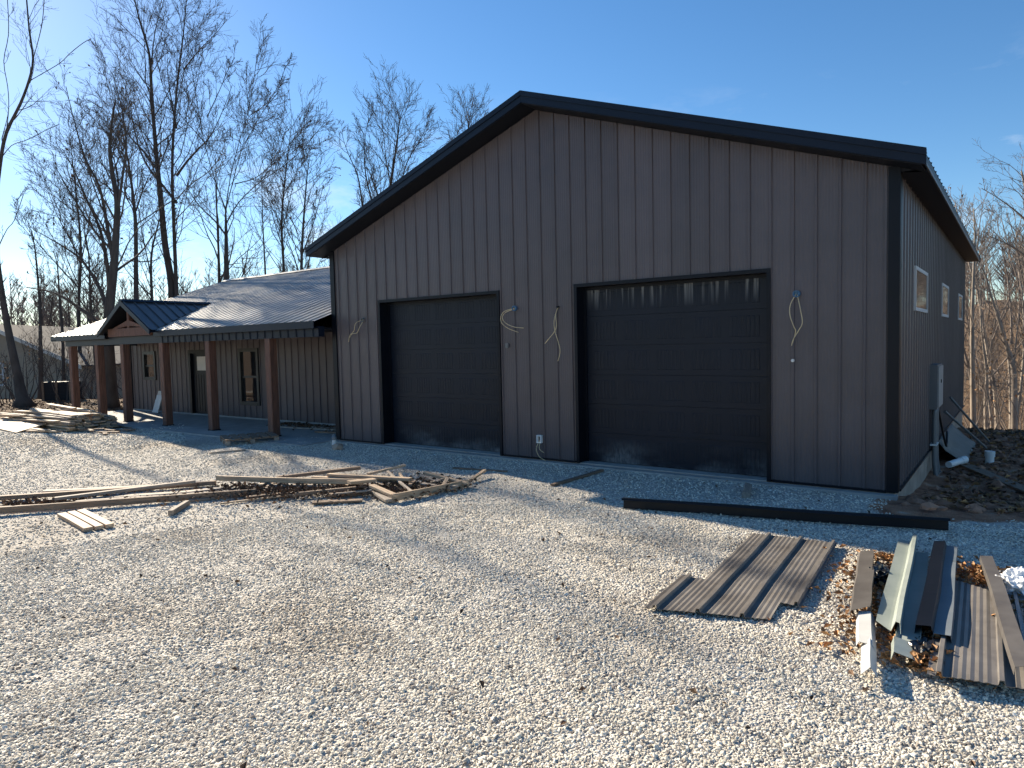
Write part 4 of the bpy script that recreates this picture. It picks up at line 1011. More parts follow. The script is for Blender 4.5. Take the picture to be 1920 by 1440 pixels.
def grow(mb, rr, p, d, L, r, lvl, maxl, counts, leaves=None, up=0.10, rmin=0.007):
    n = (6, 5, 4, 3, 2)[min(lvl, 4)]
    seg = L / n; pts = [p]; dirs = [d]; rad = [r]
    wob = 0.10 + 0.035 * lvl
    for i in range(n):
        d = norm((d[0] + rr.gauss(0, wob), d[1] + rr.gauss(0, wob), d[2] + rr.gauss(0, wob * 0.8) + up))
        p = (p[0] + d[0] * seg, p[1] + d[1] * seg, p[2] + d[2] * seg)
        pts.append(p); dirs.append(d); rad.append(max(rmin * 0.6, r * (1 - 0.72 * (i + 1) / n)))
    mb.tube(pts, rad, (6, 5, 4, 3, 3)[min(lvl, 4)], cap=False)
    if lvl < maxl:
        k = counts[lvl]
        for c in range(k):
            t = 0.22 + 0.78 * (c + rr.random()) / k
            x = t * n; i = min(n - 1, int(x)); fr = x - i
            a, b = pts[i], pts[i + 1]
            q = (a[0] + (b[0] - a[0]) * fr, a[1] + (b[1] - a[1]) * fr, a[2] + (b[2] - a[2]) * fr)
            q_r = rad[i] + (rad[i + 1] - rad[i]) * fr
            spread(mb, rr, q, dirs[i + 1], L * rr.uniform(0.38, 0.62) * (1.15 - 0.55 * t), max(rmin, q_r * rr.uniform(0.42, 0.66)), lvl + 1, maxl, counts, leaves, up, rmin)
    elif leaves is not None and rr.random() < leaves[1]:
        leaves[0].append(pts[-1])

def spread(mb, rr, p, d, L, r, lvl, maxl, counts, leaves, up, rmin):
    az = rr.uniform(0, 2 * PI); an = math.radians(rr.uniform(22, 50))
    ref = (1, 0, 0) if abs(d[0]) < 0.8 else (0, 1, 0)
    u = norm((d[1] * ref[2] - d[2] * ref[1], d[2] * ref[0] - d[0] * ref[2], d[0] * ref[1] - d[1] * ref[0]))
    w = (d[1] * u[2] - d[2] * u[1], d[2] * u[0] - d[0] * u[2], d[0] * u[1] - d[1] * u[0])
    ca, sa = math.cos(an), math.sin(an); cz, sz = math.cos(az) * sa, math.sin(az) * sa
    nd = norm((d[0] * ca + u[0] * cz + w[0] * sz, d[1] * ca + u[1] * cz + w[1] * sz, d[2] * ca + u[2] * cz + w[2] * sz))
    grow(mb, rr, p, nd, L, r, lvl, maxl, counts, leaves, up, rmin)

def leaf_quads(mb, pts, rr, size=(0.05, 0.10), flat=False):
    for p in pts:
        s = rr.uniform(*size)
        if flat:
            nz_ = norm((rr.gauss(0, 0.45), rr.gauss(0, 0.45), 1))
        else: nz_ = norm((rr.gauss(0, 1), rr.gauss(0, 1), rr.gauss(0, 1)))
        a = rr.uniform(0, 2 * PI)
        ref = norm((math.cos(a), math.sin(a), 0.05))
        u = norm((nz_[1] * ref[2] - nz_[2] * ref[1], nz_[2] * ref[0] - nz_[0] * ref[2], nz_[0] * ref[1] - nz_[1] * ref[0]))
        w = (nz_[1] * u[2] - nz_[2] * u[1], nz_[2] * u[0] - nz_[0] * u[2], nz_[0] * u[1] - nz_[1] * u[0])
        cu = s * rr.uniform(0.1, 0.35)
        P = lambda x, y, z: (p[0] + u[0] * x + w[0] * y + nz_[0] * z, p[1] + u[1] * x + w[1] * y + nz_[1] * z, p[2] + u[2] * x + w[2] * y + nz_[2] * z)
        mb.add([P(-s * 0.5, 0, 0), P(0, -s * 0.28, cu), P(s * 0.5, 0, 0), P(0, s * 0.28, cu), P(0, 0, -cu * 0.4)], [(0, 1, 4), (1, 2, 4), (2, 3, 4), (3, 0, 4)])

def resample(pts, k=3):
    return smooth_path(pts, k)

def hero_tree(name, label, stems, r0, seed, per_m=1.6, blen=0.30, maxl=3, counts=(4, 5, 5, 4), bark='bark_dark', twig='twig_dark', leafp=0.0, bare=0.25, group=None, rmin=0.0068, up=0.075, taper=0.72, trunk_twigs=1.0):
    rr = random.Random(seed)
    base = stems[0][0]
    gz = H(base[0], base[1])
    if base[2] > gz + 0.3: stems = [[(base[0], base[1], gz - 0.1)] + list(map(tuple, stems[0]))] + list(stems[1:])
    else: stems = [[(base[0], base[1], gz - 0.1)] + list(map(tuple, stems[0][1:]))] + list(stems[1:])
    t = thing(name, label, 'tree', (base[0], base[1], gz), group)
    tr, crn = MB(), MB()
    lv = []
    main = None
    for si, s in enumerate(stems):
        # give each stem some depth out of the picture plane
        ax = Vector((0.593, -0.803, 0)); k = rr.uniform(-0.22, 0.22) if si else 0.0
        if si == 0: att = None
        L = sum((Vector(a) - Vector(b)).length for a, b in zip(s, s[1:]))
        raw = []
        acc = 0.0; prev = None
        for q in s:
            q = Vector(q)
            if prev is not None: acc += (q - prev).length
            prev = q.copy()
            raw.append(tuple(q + ax * (k * acc)))
        pts = resample(raw, 3); n = len(pts)
        if si == 0: rs0 = r0
        else:
            # start radius from the nearest point of the trunk
            j = min(range(len(main[0])), key=lambda i: (Vector(main[0][i]) - Vector(raw[0])).length)
            rs0 = max(0.03, main[1][j] * 0.62)
        rad = [max(0.014, rs0 * (1 - (0.94 if taper < 0.3 else 0.90) * (i / (n - 1)) ** taper)) for i in range(n)]
        if si == 0:
            rad = [r * (1 + 0.45 * math.exp(-max(0, (p[2] - gz)) / 0.5)) for r, p in zip(rad, pts)]
            main = (pts, rad)
        (tr if si == 0 else crn).tube(pts, rad, 9 if si == 0 else 7, cap=True)
        m_ = max(3, int(L * per_m)) if si else int(L * per_m * trunk_twigs)
        b0 = bare if si == 0 else 0.12
        for c in range(m_):
            tt = b0 + (1 - b0) * (c + rr.random()) / m_
            x = tt * (n - 1); i = min(n - 2, int(x)); fr = x - i
            a, b = Vector(pts[i]), Vector(pts[i + 1]); q = a.lerp(b, fr); d = (b - a).normalized()
            spread(crn, rr, tuple(q), tuple(d), L * blen * rr.uniform(0.55, 1.1) * (1.1 - 0.55 * tt), max(rmin * 1.6, rad[i] * rr.uniform(0.22, 0.40)), 1, maxl, counts, (lv, leafp), up, rmin)
    tr.build('trunk', bark, t, smooth=True); crn.build('crown', twig, t)
    if lv:
        lm = MB(); leaf_quads(lm, lv, rr, (0.10, 0.18)); lm.build('leaves', 'leaf_dark', t)
    return t

STEMS = json.loads('''{"T1":[[[-31.43,10.28,0.18],[-31.7,10.18,1.58],[-32.0,10.08,3.26],[-32.22,10.02,4.73],[-32.38,10.0,6.2],[-32.44,10.08,7.87],[-32.33,10.28,9.54],[-32.15,10.5,10.79],[-31.73,10.9,11.93],[-31.46,11.16,12.86],[-31.35,11.3,13.69],[-31.49,11.28,14.85],[-31.59,11.29,16.0],[-31.71,11.29,17.26]],[[-32.15,10.5,10.79],[-32.13,10.59,11.83],[-32.21,10.59,12.67],[-32.4,10.53,13.72],[-32.31,10.67,14.77],[-32.4,10.69,16.02],[-32.56,10.67,17.28]],[[-31.46,11.16,12.82],[-31.04,11.5,13.22],[-30.63,11.83,13.63],[-30.38,12.04,14.04],[-30.05,12.32,14.49],[-29.82,12.5,14.69]],[[-31.35,11.3,13.69],[-31.14,11.5,14.31],[-30.94,11.7,15.04],[-30.8,11.87,15.98],[-30.63,12.07,17.02]],[[-32.34,10.29,9.75],[-32.04,10.55,10.33],[-31.67,10.84,10.53],[-31.31,11.12,10.77],[-31.01,11.36,11.01],[-30.67,11.62,11.21]],[[-32.38,10.0,6.2],[-32.13,10.25,7.03],[-31.93,10.43,7.4],[-31.71,10.66,8.44]]],"T2":[[[-27.84,11.9,-0.27],[-27.88,11.98,1.31],[-27.96,12.04,2.94],[-27.91,12.17,4.15],[-27.81,12.32,5.37],[-27.77,12.44,6.58],[-27.75,12.54,7.8],[-27.9,12.5,8.82],[-28.01,12.49,9.83],[-27.96,12.6,10.85],[-27.88,12.72,11.65]],[[-27.96,12.07,3.34],[-28.19,11.96,4.16],[-28.61,11.71,4.98],[-29.19,11.33,5.81],[-30.02,10.77,6.44],[-30.93,10.14,7.04]],[[-27.91,12.17,4.15],[-28.08,12.13,5.37],[-28.39,12.0,6.8],[-28.9,11.71,8.03],[-29.41,11.42,9.26],[-29.83,11.17,10.09]],[[-27.81,12.32,5.37],[-28.07,12.25,7.0],[-28.34,12.16,8.42],[-28.76,11.91,9.45],[-29.11,11.75,10.68],[-29.46,11.6,12.31]],[[-27.75,12.52,7.39],[-27.52,12.78,8.81],[-27.38,12.98,10.02],[-27.48,12.99,11.24],[-27.7,12.92,12.46]],[[-27.9,12.06,2.53],[-28.34,11.79,3.35],[-28.84,11.46,3.87],[-29.5,11.01,4.4],[-30.32,10.42,4.63]]],"T3":[[[-33.74,17.46,2.6],[-33.78,17.62,5.23],[-34.07,17.55,7.35],[-34.27,17.56,9.46],[-34.43,17.56,11.04],[-34.58,17.57,12.89],[-34.74,17.61,15.0],[-34.86,17.65,16.84],[-35.26,17.47,18.43],[-35.63,17.33,20.28]],[[-33.49,17.65,2.59],[-33.55,17.79,5.23],[-33.64,17.93,8.12],[-33.7,18.07,10.76],[-33.63,18.29,13.12],[-33.46,18.59,15.49],[-33.27,18.86,17.32],[-33.11,19.12,19.42],[-32.97,19.34,21.0]],[[-34.43,17.56,11.04],[-34.99,17.21,11.98],[-35.64,16.79,12.92],[-36.09,16.56,14.24],[-36.43,16.4,15.57]],[[-34.76,17.68,16.31],[-34.66,17.87,17.89],[-34.47,18.09,18.94],[-34.11,18.47,20.5]],[[-33.68,18.09,10.76],[-33.29,18.43,11.53],[-32.87,18.78,12.18],[-32.46,19.14,12.83],[-32.06,19.53,14.13],[-31.76,19.84,15.44]],[[-33.72,18.23,13.12],[-34.01,18.11,14.45],[-34.31,18.0,16.04],[-34.44,18.0,17.36]],[[-33.46,18.62,16.01],[-32.95,19.08,17.05],[-32.43,19.51,17.82],[-32.02,19.87,18.6]],[[-33.66,18.01,9.44],[-34.33,17.58,10.38],[-35.16,17.06,11.59],[-35.76,16.73,13.18],[-36.21,16.53,15.04],[-36.76,16.23,16.63]]],"T4":[[[-32.43,19.71,3.09],[-32.53,19.82,5.8],[-32.59,19.94,7.97],[-32.63,20.0,9.33]],[[-32.63,20.0,9.19],[-32.98,19.84,10.69],[-33.29,19.73,12.33],[-33.47,19.72,13.96],[-33.63,19.73,15.86],[-33.88,19.67,17.49],[-34.05,19.64,18.85]],[[-32.63,20.0,9.19],[-32.4,20.29,10.95],[-32.05,20.67,12.56],[-31.68,21.04,14.04],[-31.44,21.33,15.52],[-31.29,21.54,16.87]],[[-32.63,20.0,9.19],[-32.28,20.35,10.54],[-31.87,20.76,12.01],[-31.34,21.23,13.08],[-30.81,21.69,14.02],[-30.27,22.13,14.68]],[[-32.6,19.97,8.51],[-32.05,20.45,9.58],[-31.19,21.16,10.51],[-30.32,21.84,11.16],[-29.46,22.53,11.95],[-28.82,23.07,12.88]],[[-33.29,19.73,12.33],[-33.85,19.38,13.15],[-34.41,19.02,13.98],[-34.97,18.69,15.08],[-35.22,18.62,16.72]],[[-32.61,19.92,7.97],[-33.02,19.67,8.66],[-33.57,19.31,9.35],[-34.02,19.04,10.18],[-34.48,18.78,11.28],[-34.93,18.51,12.1]],[[-31.68,21.04,14.04],[-31.04,21.57,14.7],[-30.61,21.95,15.77],[-30.41,22.17,16.71]],[[-32.28,20.35,10.54],[-31.41,21.02,10.92],[-30.56,21.73,11.98],[-29.92,22.28,13.18],[-29.38,22.73,13.98]],[[-33.47,19.72,13.96],[-33.01,20.15,15.3],[-32.7,20.46,16.37],[-32.43,20.71,17.04]]],"T5":[[[-32.04,14.98,2.59],[-32.1,15.11,4.99],[-32.14,15.25,7.39],[-32.21,15.28,8.59],[-32.35,15.27,9.79],[-32.48,15.24,10.76],[-32.65,15.18,11.72],[-32.86,15.1,12.81]],[[-32.15,15.32,8.47],[-31.98,15.52,9.54],[-31.74,15.77,10.5],[-31.52,15.98,11.21]],[[-32.35,15.27,9.79],[-32.64,15.12,10.76],[-32.98,14.93,11.61],[-33.47,14.62,12.35],[-33.97,14.3,12.96]]],"T6":[[[-33.41,16.46,2.6],[-33.54,16.51,4.65],[-33.6,16.61,6.69],[-33.35,16.9,8.22],[-33.18,17.09,8.98]],[[-33.58,16.55,5.67],[-33.9,16.45,7.47],[-34.08,16.4,8.75],[-34.25,16.37,10.03]]],"T7":[[[-26.47,17.97,4.3],[-26.54,18.01,5.69],[-26.65,18.07,7.56],[-26.72,18.15,9.41]]],"T8":[[[-27.75,20.77,4.48],[-27.79,20.89,6.53],[-27.73,21.08,8.57],[-27.64,21.27,10.36],[-27.57,21.38,11.12]],[[-27.79,20.89,6.53],[-27.41,21.26,7.8],[-27.12,21.56,9.06],[-26.97,21.73,9.83]]],"T9":[[[-31.81,29.02,5.05],[-31.72,29.28,7.64],[-31.49,29.59,9.59],[-31.17,29.93,11.2],[-30.94,30.24,13.15],[-30.78,30.48,14.77],[-30.67,30.65,16.07]],[[-31.72,29.28,7.64],[-32.14,29.08,9.28],[-32.42,28.99,10.91],[-32.66,28.93,12.55],[-33.13,28.68,13.86],[-33.4,28.55,14.84]],[[-31.49,29.59,9.59],[-30.72,30.26,11.19],[-30.23,30.77,13.13],[-29.59,31.33,14.41],[-29.22,31.67,15.37]],[[-31.48,29.57,9.26],[-31.9,29.37,10.9],[-32.19,29.28,12.53],[-32.21,29.38,14.16],[-31.97,29.66,15.62]],[[-31.17,29.93,11.2],[-30.21,30.7,11.99],[-29.31,31.44,13.1],[-28.54,32.08,14.05]]],"T10":[[[-31.7,39.47,10.86],[-32.06,39.41,13.58],[-32.34,39.34,15.52],[-32.5,39.36,17.46],[-32.45,39.48,18.62]],[[-32.06,39.41,13.58],[-33.03,38.83,15.54],[-33.21,38.81,17.09],[-33.13,38.93,17.86]]],"T11":[[[-34.4,24.53,3.78],[-34.52,24.66,6.88],[-34.66,24.74,9.36],[-34.57,24.96,11.53],[-34.42,25.2,13.38],[-34.32,25.37,14.77]],[[-34.6,24.76,9.05],[-34.25,25.12,10.59],[-33.9,25.49,12.13],[-33.62,25.79,13.36]],[[-34.53,24.72,7.81],[-34.99,24.52,9.68],[-35.27,24.44,11.55]]],"T12":[[[-48.38,19.07,2.21],[-48.49,19.24,5.62],[-48.43,19.5,8.68],[-48.64,19.54,11.41],[-48.89,19.52,13.8],[-49.09,19.52,15.85]],[[-48.47,19.4,7.66],[-47.82,20.05,10.03],[-47.44,20.49,12.4],[-47.31,20.74,14.44]],[[-48.48,19.44,8.34],[-49.47,18.85,10.42],[-50.19,18.47,12.48],[-50.72,18.23,14.54]],[[-48.5,19.28,6.3],[-49.85,18.41,8.04],[-51.11,17.6,9.78],[-52.1,17.01,11.85]]],"L1":[[[-36.87,13.7,-0.36],[-36.95,13.85,2.7],[-37.11,13.88,4.75],[-37.22,13.91,6.29],[-37.39,13.84,7.06]]],"L2":[[[-36.59,12.66,-0.27],[-36.67,12.81,2.71],[-36.75,12.9,4.69],[-36.94,12.92,6.93],[-37.12,12.86,7.92]]],"R1":[[[1.54,38.19,-2.07],[1.2,38.19,1.42],[0.87,38.17,4.45],[0.66,38.14,6.31],[0.26,37.95,7.72],[-0.04,37.83,9.12]],[[0.87,38.17,4.45],[0.3,37.81,5.4],[-0.27,37.43,5.99],[-0.84,37.04,6.36]],[[0.66,38.14,6.31],[-0.01,37.72,7.26],[-0.68,37.27,7.98],[-1.25,36.89,8.46]],[[0.77,38.16,5.38],[1.4,38.72,6.76],[1.94,39.22,8.13],[2.29,39.58,9.52]]],"R2":[[[-1.22,28.71,-1.82],[-1.29,28.83,0.69],[-1.33,28.93,2.54],[-1.31,29.08,4.4],[-1.3,29.17,5.52],[-1.35,29.2,6.45]]],"R3":[[[-0.89,30.18,-1.9],[-0.95,30.26,-0.16],[-0.93,30.33,0.62],[-1.11,30.31,2.17],[-1.17,30.38,3.72]],[[-0.93,30.33,0.62],[-0.83,30.5,1.77],[-0.69,30.68,2.93]]],"R4":[[[-0.09,32.03,-1.78],[-0.11,32.12,-0.27],[-0.16,32.16,0.74],[-0.42,32.04,1.75],[-0.68,31.92,2.76],[-0.85,31.84,3.37],[-1.11,31.72,4.39],[-1.36,31.56,4.8]],[[-0.16,32.16,0.74],[0.01,32.39,2.14],[0.2,32.61,3.34]]]}''')
hero_tree('bare_tree', 'large leaning tree trunk at the left picture edge, twisted dead limbs', STEMS['T1'], 0.35, 1, 0.8, 0.17, 3, (4, 4, 4, 4), bare=0.5, taper=0.2, rmin=0.005)
hero_tree('bare_tree', 'bare tree fanning out behind the left end of the porch roof', STEMS['T2'], 0.27, 2, 1.9, 0.36, 3, (4, 6, 7, 4), bare=0.35, leafp=0.02, rmin=0.0058)
hero_tree('bare_tree', 'tallest twin-stemmed bare tree behind the porch gable', STEMS['T3'], 0.24, 3, 1.7, 0.27, 3, (4, 6, 7, 4), bare=0.45, rmin=0.0078)
hero_tree('bare_tree', 'forked bare tree rising behind the middle of the porch roof', STEMS['T4'], 0.30, 4, 2.2, 0.38, 3, (4, 6, 7, 4), bare=0.5, trunk_twigs=0.15, rmin=0.0088)
hero_tree('bare_tree', 'slim bare tree left of the twin-stemmed tree', STEMS['T5'], 0.15, 5, 2.2, 0.32, 3, (4, 6, 6, 4), bare=0.4, rmin=0.0078)
hero_tree('bare_tree', 'short bushy tree with clinging dead leaves behind the porch gable', STEMS['T6'], 0.13, 6, 2.6, 0.34, 3, (4, 5, 5, 4), bare=0.35, leafp=0.05)
hero_tree('bare_tree', 'thin straight pole-like tree right of the forked tree', STEMS['T7'], 0.085, 7, 1.2, 0.16, 2, (4, 4, 4, 4), bare=0.5)
hero_tree('bare_tree', 'small bare tree just left of the garage roof', STEMS['T8'], 0.12, 8, 2.2, 0.30, 3, (4, 5, 6, 4), bare=0.3, leafp=0.03, rmin=0.0088)
hero_tree('bare_tree', 'wide bare crown rising behind the left roof slope of the garage', STEMS['T9'], 0.24, 9, 1.9, 0.32, 3, (4, 6, 6, 4), bare=0.4, rmin=0.011)
hero_tree('bare_tree', 'bare treetop peeping over the upper left roof slope of the garage', STEMS['T10'], 0.2, 10, 1.4, 0.22, 3, (4, 5, 6, 4), bare=0.5, rmin=0.012)
hero_tree('bare_tree', 'slender bare tree with a narrow crown between the forked tree and garage', STEMS['T11'], 0.13, 21, 2.2, 0.34, 3, (4, 5, 6, 4), bare=0.3, rmin=0.0105)
hero_tree('bare_tree', 'bare tree filling the gap right of the leaning trunk', STEMS['T12'], 0.16, 22, 2.0, 0.34, 3, (4, 6, 6, 4), bare=0.3, rmin=0.011)
hero_tree('bare_tree', 'thin crooked trunk before the tan house, nearer the porch', STEMS['L1'], 0.10, 11, 1.4, 0.25, 2, (4, 4, 4, 4), bare=0.4)
hero_tree('bare_tree', 'thin crooked trunk before the tan house, beside the leaning tree', STEMS['L2'], 0.12, 12, 1.4, 0.25, 2, (4, 4, 4, 4), bare=0.4)
hero_tree('bare_tree', 'sunlit bare tree reaching in at the right picture edge', STEMS['R1'], 0.30, 13, 1.6, 0.26, 3, (4, 5, 4, 4), 'bark_sunlit', 'twig_sunlit', bare=0.4)
hero_tree('bare_tree', 'pale straight sapling next to the rear corner of the garage', STEMS['R2'], 0.13, 14, 1.6, 0.22, 3, (4, 4, 3, 4), 'bark_sunlit', 'twig_sunlit', bare=0.35)
hero_tree('bare_tree', 'pale forked sapling beyond the soil right of the garage', STEMS['R3'], 0.12, 15, 1.8, 0.26, 3, (4, 4, 3, 4), 'bark_sunlit', 'twig_sunlit', bare=0.35, leafp=0.02)
hero_tree('bare_tree', 'pale sapling with a limb bending left at the right edge', STEMS['R4'], 0.15, 16, 1.6, 0.24, 3, (4, 4, 3, 4), 'bark_sunlit', 'twig_sunlit', bare=0.35, leafp=0.02)

PROTO = {}
def wood_tree(seed, h, r, bark, twig, counts=(4, 4, 4, 3), per=13, leafp=0.0, forks=2):
    rr = random.Random(seed)
    t = thing('woodland_tree', 'bare woodland tree', 'tree', (0, 0, 0))
    tr, crn, lv = MB(), MB(), []
    n = 9; p = (0.0, 0.0, -0.3); d = norm((rr.gauss(0, 0.06), rr.gauss(0, 0.06), 1)); pts = [p]; ds = [d]
    for i in range(n):
        d = norm((d[0] + rr.gauss(0, 0.07), d[1] + rr.gauss(0, 0.07), d[2] + 0.1)); s = (h + 0.3) / n
        p = (p[0] + d[0] * s, p[1] + d[1] * s, p[2] + d[2] * s); pts.append(p); ds.append(d)
    rad = [max(0.015, r * (1 - 0.9 * i / n)) for i in range(n + 1)]
    rad[0] *= 1.3
    tr.tube(pts, rad, 7)
    for c in range(per):
        t_ = 0.28 + 0.70 * (c + rr.random()) / per; x = t_ * n; i = min(n - 1, int(x)); fr = x - i
        q = tuple(pts[i][k] + (pts[i + 1][k] - pts[i][k]) * fr for k in range(3))
        spread(crn, rr, q, ds[i], h * rr.uniform(0.24, 0.42) * (1.2 - 0.75 * t_), rad[i] * rr.uniform(0.35, 0.6), 1, 3, counts, (lv, leafp), 0.10, 0.012)
    PROTO[t.name] = (tr, crn)
    tr.build('trunk', bark, t, smooth=True); crn.build('crown', twig, t)
    if lv:
        lm = MB(); leaf_quads(lm, lv, rr, (0.12, 0.2)); lm.build('leaves', 'leaf_brown', t)
    return t

def scatter(protos, spots, label, group, single=0, mass=None):
    used = set()
    if mass:                                       # the ones far off run together into one mass of stems
        spots = sorted(spots, key=lambda q: math.hypot(q[0], q[1]))
        big = MB()
        for i, (x, y, k, sc) in enumerate(spots[single:]):
            z = H(x, y); c_, s_ = math.cos(i * 2.3) * sc, math.sin(i * 2.3) * sc
            for m_ in PROTO[protos[k % len(protos)].name]:
                big.add([(x + a * c_ - b * s_, y + a * s_ + b * c_, z + d * sc) for a, b, d in m_.v], m_.f)
        tag(big.build(mass[0], mass[1], origin=(spots[-1][0], spots[-1][1], 0)), mass[2], 'woods', kind='stuff')
        spots = sorted(spots[:single], key=lambda q: q[0] / q[1])
    for i, (x, y, k, sc) in enumerate(spots):
        pr = protos[k % len(protos)]; z = H(x, y)
        lb = label % ORD[i] if '%' in label else label
        if pr.name not in used:
            used.add(pr.name); pr.location = (x, y, z); pr.rotation_euler = (0, 0, i * 1.7); pr.scale = (sc,) * 3; pr['label'] = lb; pr['group'] = group
        else: copy_tree(pr, (x, y, z), i * 1.7, sc, lb, group)

rs = random.Random(77)
def polar(az, r): return (r * math.sin(math.radians(az)), r * math.cos(math.radians(az)))
dark = [wood_tree(100 + i, 12.5 + i, 0.17, 'bark_dark', 'twig_dark', (4, 5, 5, 3), 15, leafp=0.01) for i in range(5)]
spots = []
while len(spots) < 44:
    az, r = rs.uniform(-80, -40), rs.uniform(44, 82)
    x, y = polar(az, r)
    if x > -30 and y < 30: continue
    if -60 < x < -44 and 8 < y < 30: continue
    spots.append((x, y, rs.randrange(5), rs.uniform(0.6, 1.0)))
scatter(dark, spots, 'slender bare tree of the wood behind the porch, %s from the left', 'trees of the wood at left', 14, ('woods_behind', 'twig_dark', 'dark leafless wood behind the porch and its nearer trees'))
pale = [wood_tree(200 + i, 9.5 + i, 0.11, 'bark_sunlit', 'twig_sunlit', per=11, leafp=(0.0, 0.05, 0.0, 0.02)[i]) for i in range(4)]
spots = []
while len(spots) < 46:
    az, r = rs.uniform(-7.5, 9), rs.uniform(32, 88) ** 1.0
    x, y = polar(az, r)
    spots.append((x, y, rs.randrange(4), rs.uniform(0.65, 1.15)))
scatter(pale, spots, 'pale bare tree on the slope right of the garage, %s from the left', 'trees of the wooded slope at right', 12, ('woods_on_slope', 'twig_sunlit', 'pale leafless wood covering the slope right of the garage'))

def undergrowth(name, label, spots, twig, leafp, seed):
    """shrubs and saplings grown into each other"""
    rr = random.Random(seed); crn, lv = MB(), []
    for x, y, h in spots:
        z = H(x, y)
        for k in range(7):
            a = rr.uniform(0, 2 * PI); d = norm((math.cos(a) * 0.5, math.sin(a) * 0.5, 1))
            p = (x + 0.25 * math.cos(a), y + 0.25 * math.sin(a), z - 0.1)
            q = tuple(p[i] + d[i] * h * 0.25 for i in range(3)); crn.tube([p, q], [0.022, 0.017], 4, cap=False)
            grow(crn, rr, q, d, h * rr.uniform(0.5, 0.8), 0.017, 1, 3, (4, 4, 4, 3), (lv, leafp), 0.08, 0.007)
    ob = tag(crn.build(name, twig, origin=(spots[0][0], spots[0][1], 0)), label, 'undergrowth', kind='stuff')
    lm = MB(); leaf_quads(lm, lv, rr, (0.08, 0.16)); lm.build('dead_leaves', 'leaf_brown', ob)
spots = []
while len(spots) < 34:
    az, r = rs.uniform(-77, -58), rs.uniform(31, 52); x, y = polar(az, r)
    if x > -29 or (-58 < x < -45 and 10 < y < 30): continue
    spots.append((x, y, rs.uniform(1.4, 3.6)))
undergrowth('undergrowth', 'leafless brush under the trees left of the porch', spots, 'twig_dark', 0.05, 41)
spots = []
while len(spots) < 40:
    az, r = rs.uniform(-5, 8), rs.uniform(24, 62); x, y = polar(az, r)
    spots.append((x, y, rs.uniform(1.6, 3.8)))
undergrowth('undergrowth', 'tangled brown-leaved brush on the slope right of the garage', spots, 'twig_sunlit', 0.12, 42)

# far woods: a mass of stems and twigs nobody could count
mb = MB(); rr = random.Random(9)
for k in range(520):
    az = rr.uniform(-84, 20); r = rr.uniform(88, 150); x, y = polar(az, r)
    z = H(x, y); h = rr.uniform(8, 14)
    top = (x + rr.gauss(0, 0.6), y + rr.gauss(0, 0.6), z + h)
    mb.tube([(x, y, z - 0.3), ((x + top[0]) / 2, (y + top[1]) / 2, z + h * 0.5), top], [0.10, 0.06, 0.02], 4, cap=False)
    for c in range(15):
        t = rr.uniform(0.15, 0.98); q = (x + (top[0] - x) * t, y + (top[1] - y) * t, z + h * t)
        a = rr.uniform(0, 2 * PI); L = h * 0.28 * (1.2 - t)
        e = (q[0] + math.cos(a) * L * 0.7, q[1] + math.sin(a) * L * 0.7, q[2] + L)
        mb.tube([q, e], [0.05, 0.02], 3, cap=False)
        for b in range(5):
            s = rr.uniform(0.2, 1.0); q2 = tuple(q[i] + (e[i] - q[i]) * s for i in range(3)); a2 = rr.uniform(0, 2 * PI)
            mb.tube([q2, (q2[0] + math.cos(a2) * L * 0.35, q2[1] + math.sin(a2) * L * 0.35, q2[2] + L * 0.45)], [0.03, 0.012], 3, cap=False)
tag(mb.build('far_woods', 'twig_sunlit', origin=(-40, 90, 0)), 'distant leafless woods closing the view', 'woods', kind='stuff')

# ------------------------------------------------------------------ fallen leaves
def leaf_patch(label, pts, size, material, seed, name='fallen_leaves'):
    rr = random.Random(seed); mb = MB(); leaf_quads(mb, pts, rr, size, True)
    tag(mb.build(name, material, origin=pts[0]), label, 'leaves', kind='stuff')
rr = random.Random(31)
pts = []
for k in range(1250):
    y = rr.uniform(4.75, 7.25); x = -1.03 + (7.0 - y) * 0.10 + rr.gauss(0.22, 0.24)
    pts.append((x, y, -0.01 + rr.uniform(0, 0.03)))
for k in range(220): pts.append((rr.gauss(-0.25, 0.10), rr.gauss(6.85, 0.14), rr.uniform(0, 0.10)))
for k in range(160): pts.append((rr.gauss(0.05, 0.08), rr.gauss(6.2, 0.2), rr.uniform(0, 0.06)))
for k in range(120): pts.append((rr.gauss(-0.43, 0.05), rr.gauss(4.93, 0.10), rr.uniform(0, 0.07)))
leaf_patch('orange-brown oak leaves caught under the metal scrap', pts, (0.035, 0.08), 'leaf_brown', 1)
pts = []
for k in range(2600):
    t = rr.random(); x = -9.6 + 2.9 * t + rr.gauss(0, 0.22); y = 5.3 + 2.1 * t + rr.gauss(0, 0.32)
    pts.append((x, y, rr.uniform(-0.01, 0.06)))
for k in range(900):
    t = rr.random(); x = -11.4 + 2.4 * t + rr.gauss(0, 0.14); y = 3.3 + 2.4 * t + rr.gauss(0, 0.12)
    pts.append((x, y, rr.uniform(-0.01, 0.03)))
leaf_patch('dark dead leaves and bark bits among the scattered boards', pts, (0.04, 0.085), 'leaf_dark', 2)
pts = []
for k in range(2600):
    x, y = rr.uniform(-1.0, 5), rr.uniform(9.6, 24)
    pts.append((x, y, H(x, y) + 0.015))
for k in range(5000):
    x, y = rr.uniform(-42, -22.5), rr.uniform(8.2, 21)
    if x > -26.3 and y > 9: continue
    pts.append((x, y, H(x, y) + 0.02))
for k in range(500):
    x, y = rr.uniform(-16.5, -12.5), rr.gauss(11.5, 0.22)
    if y > 11.9: continue
    pts.append((x, y, 0.01))
leaf_patch('fallen leaves strewn over soil and under the trees', pts, (0.06, 0.13), 'leaf_dark', 3)
pts = []
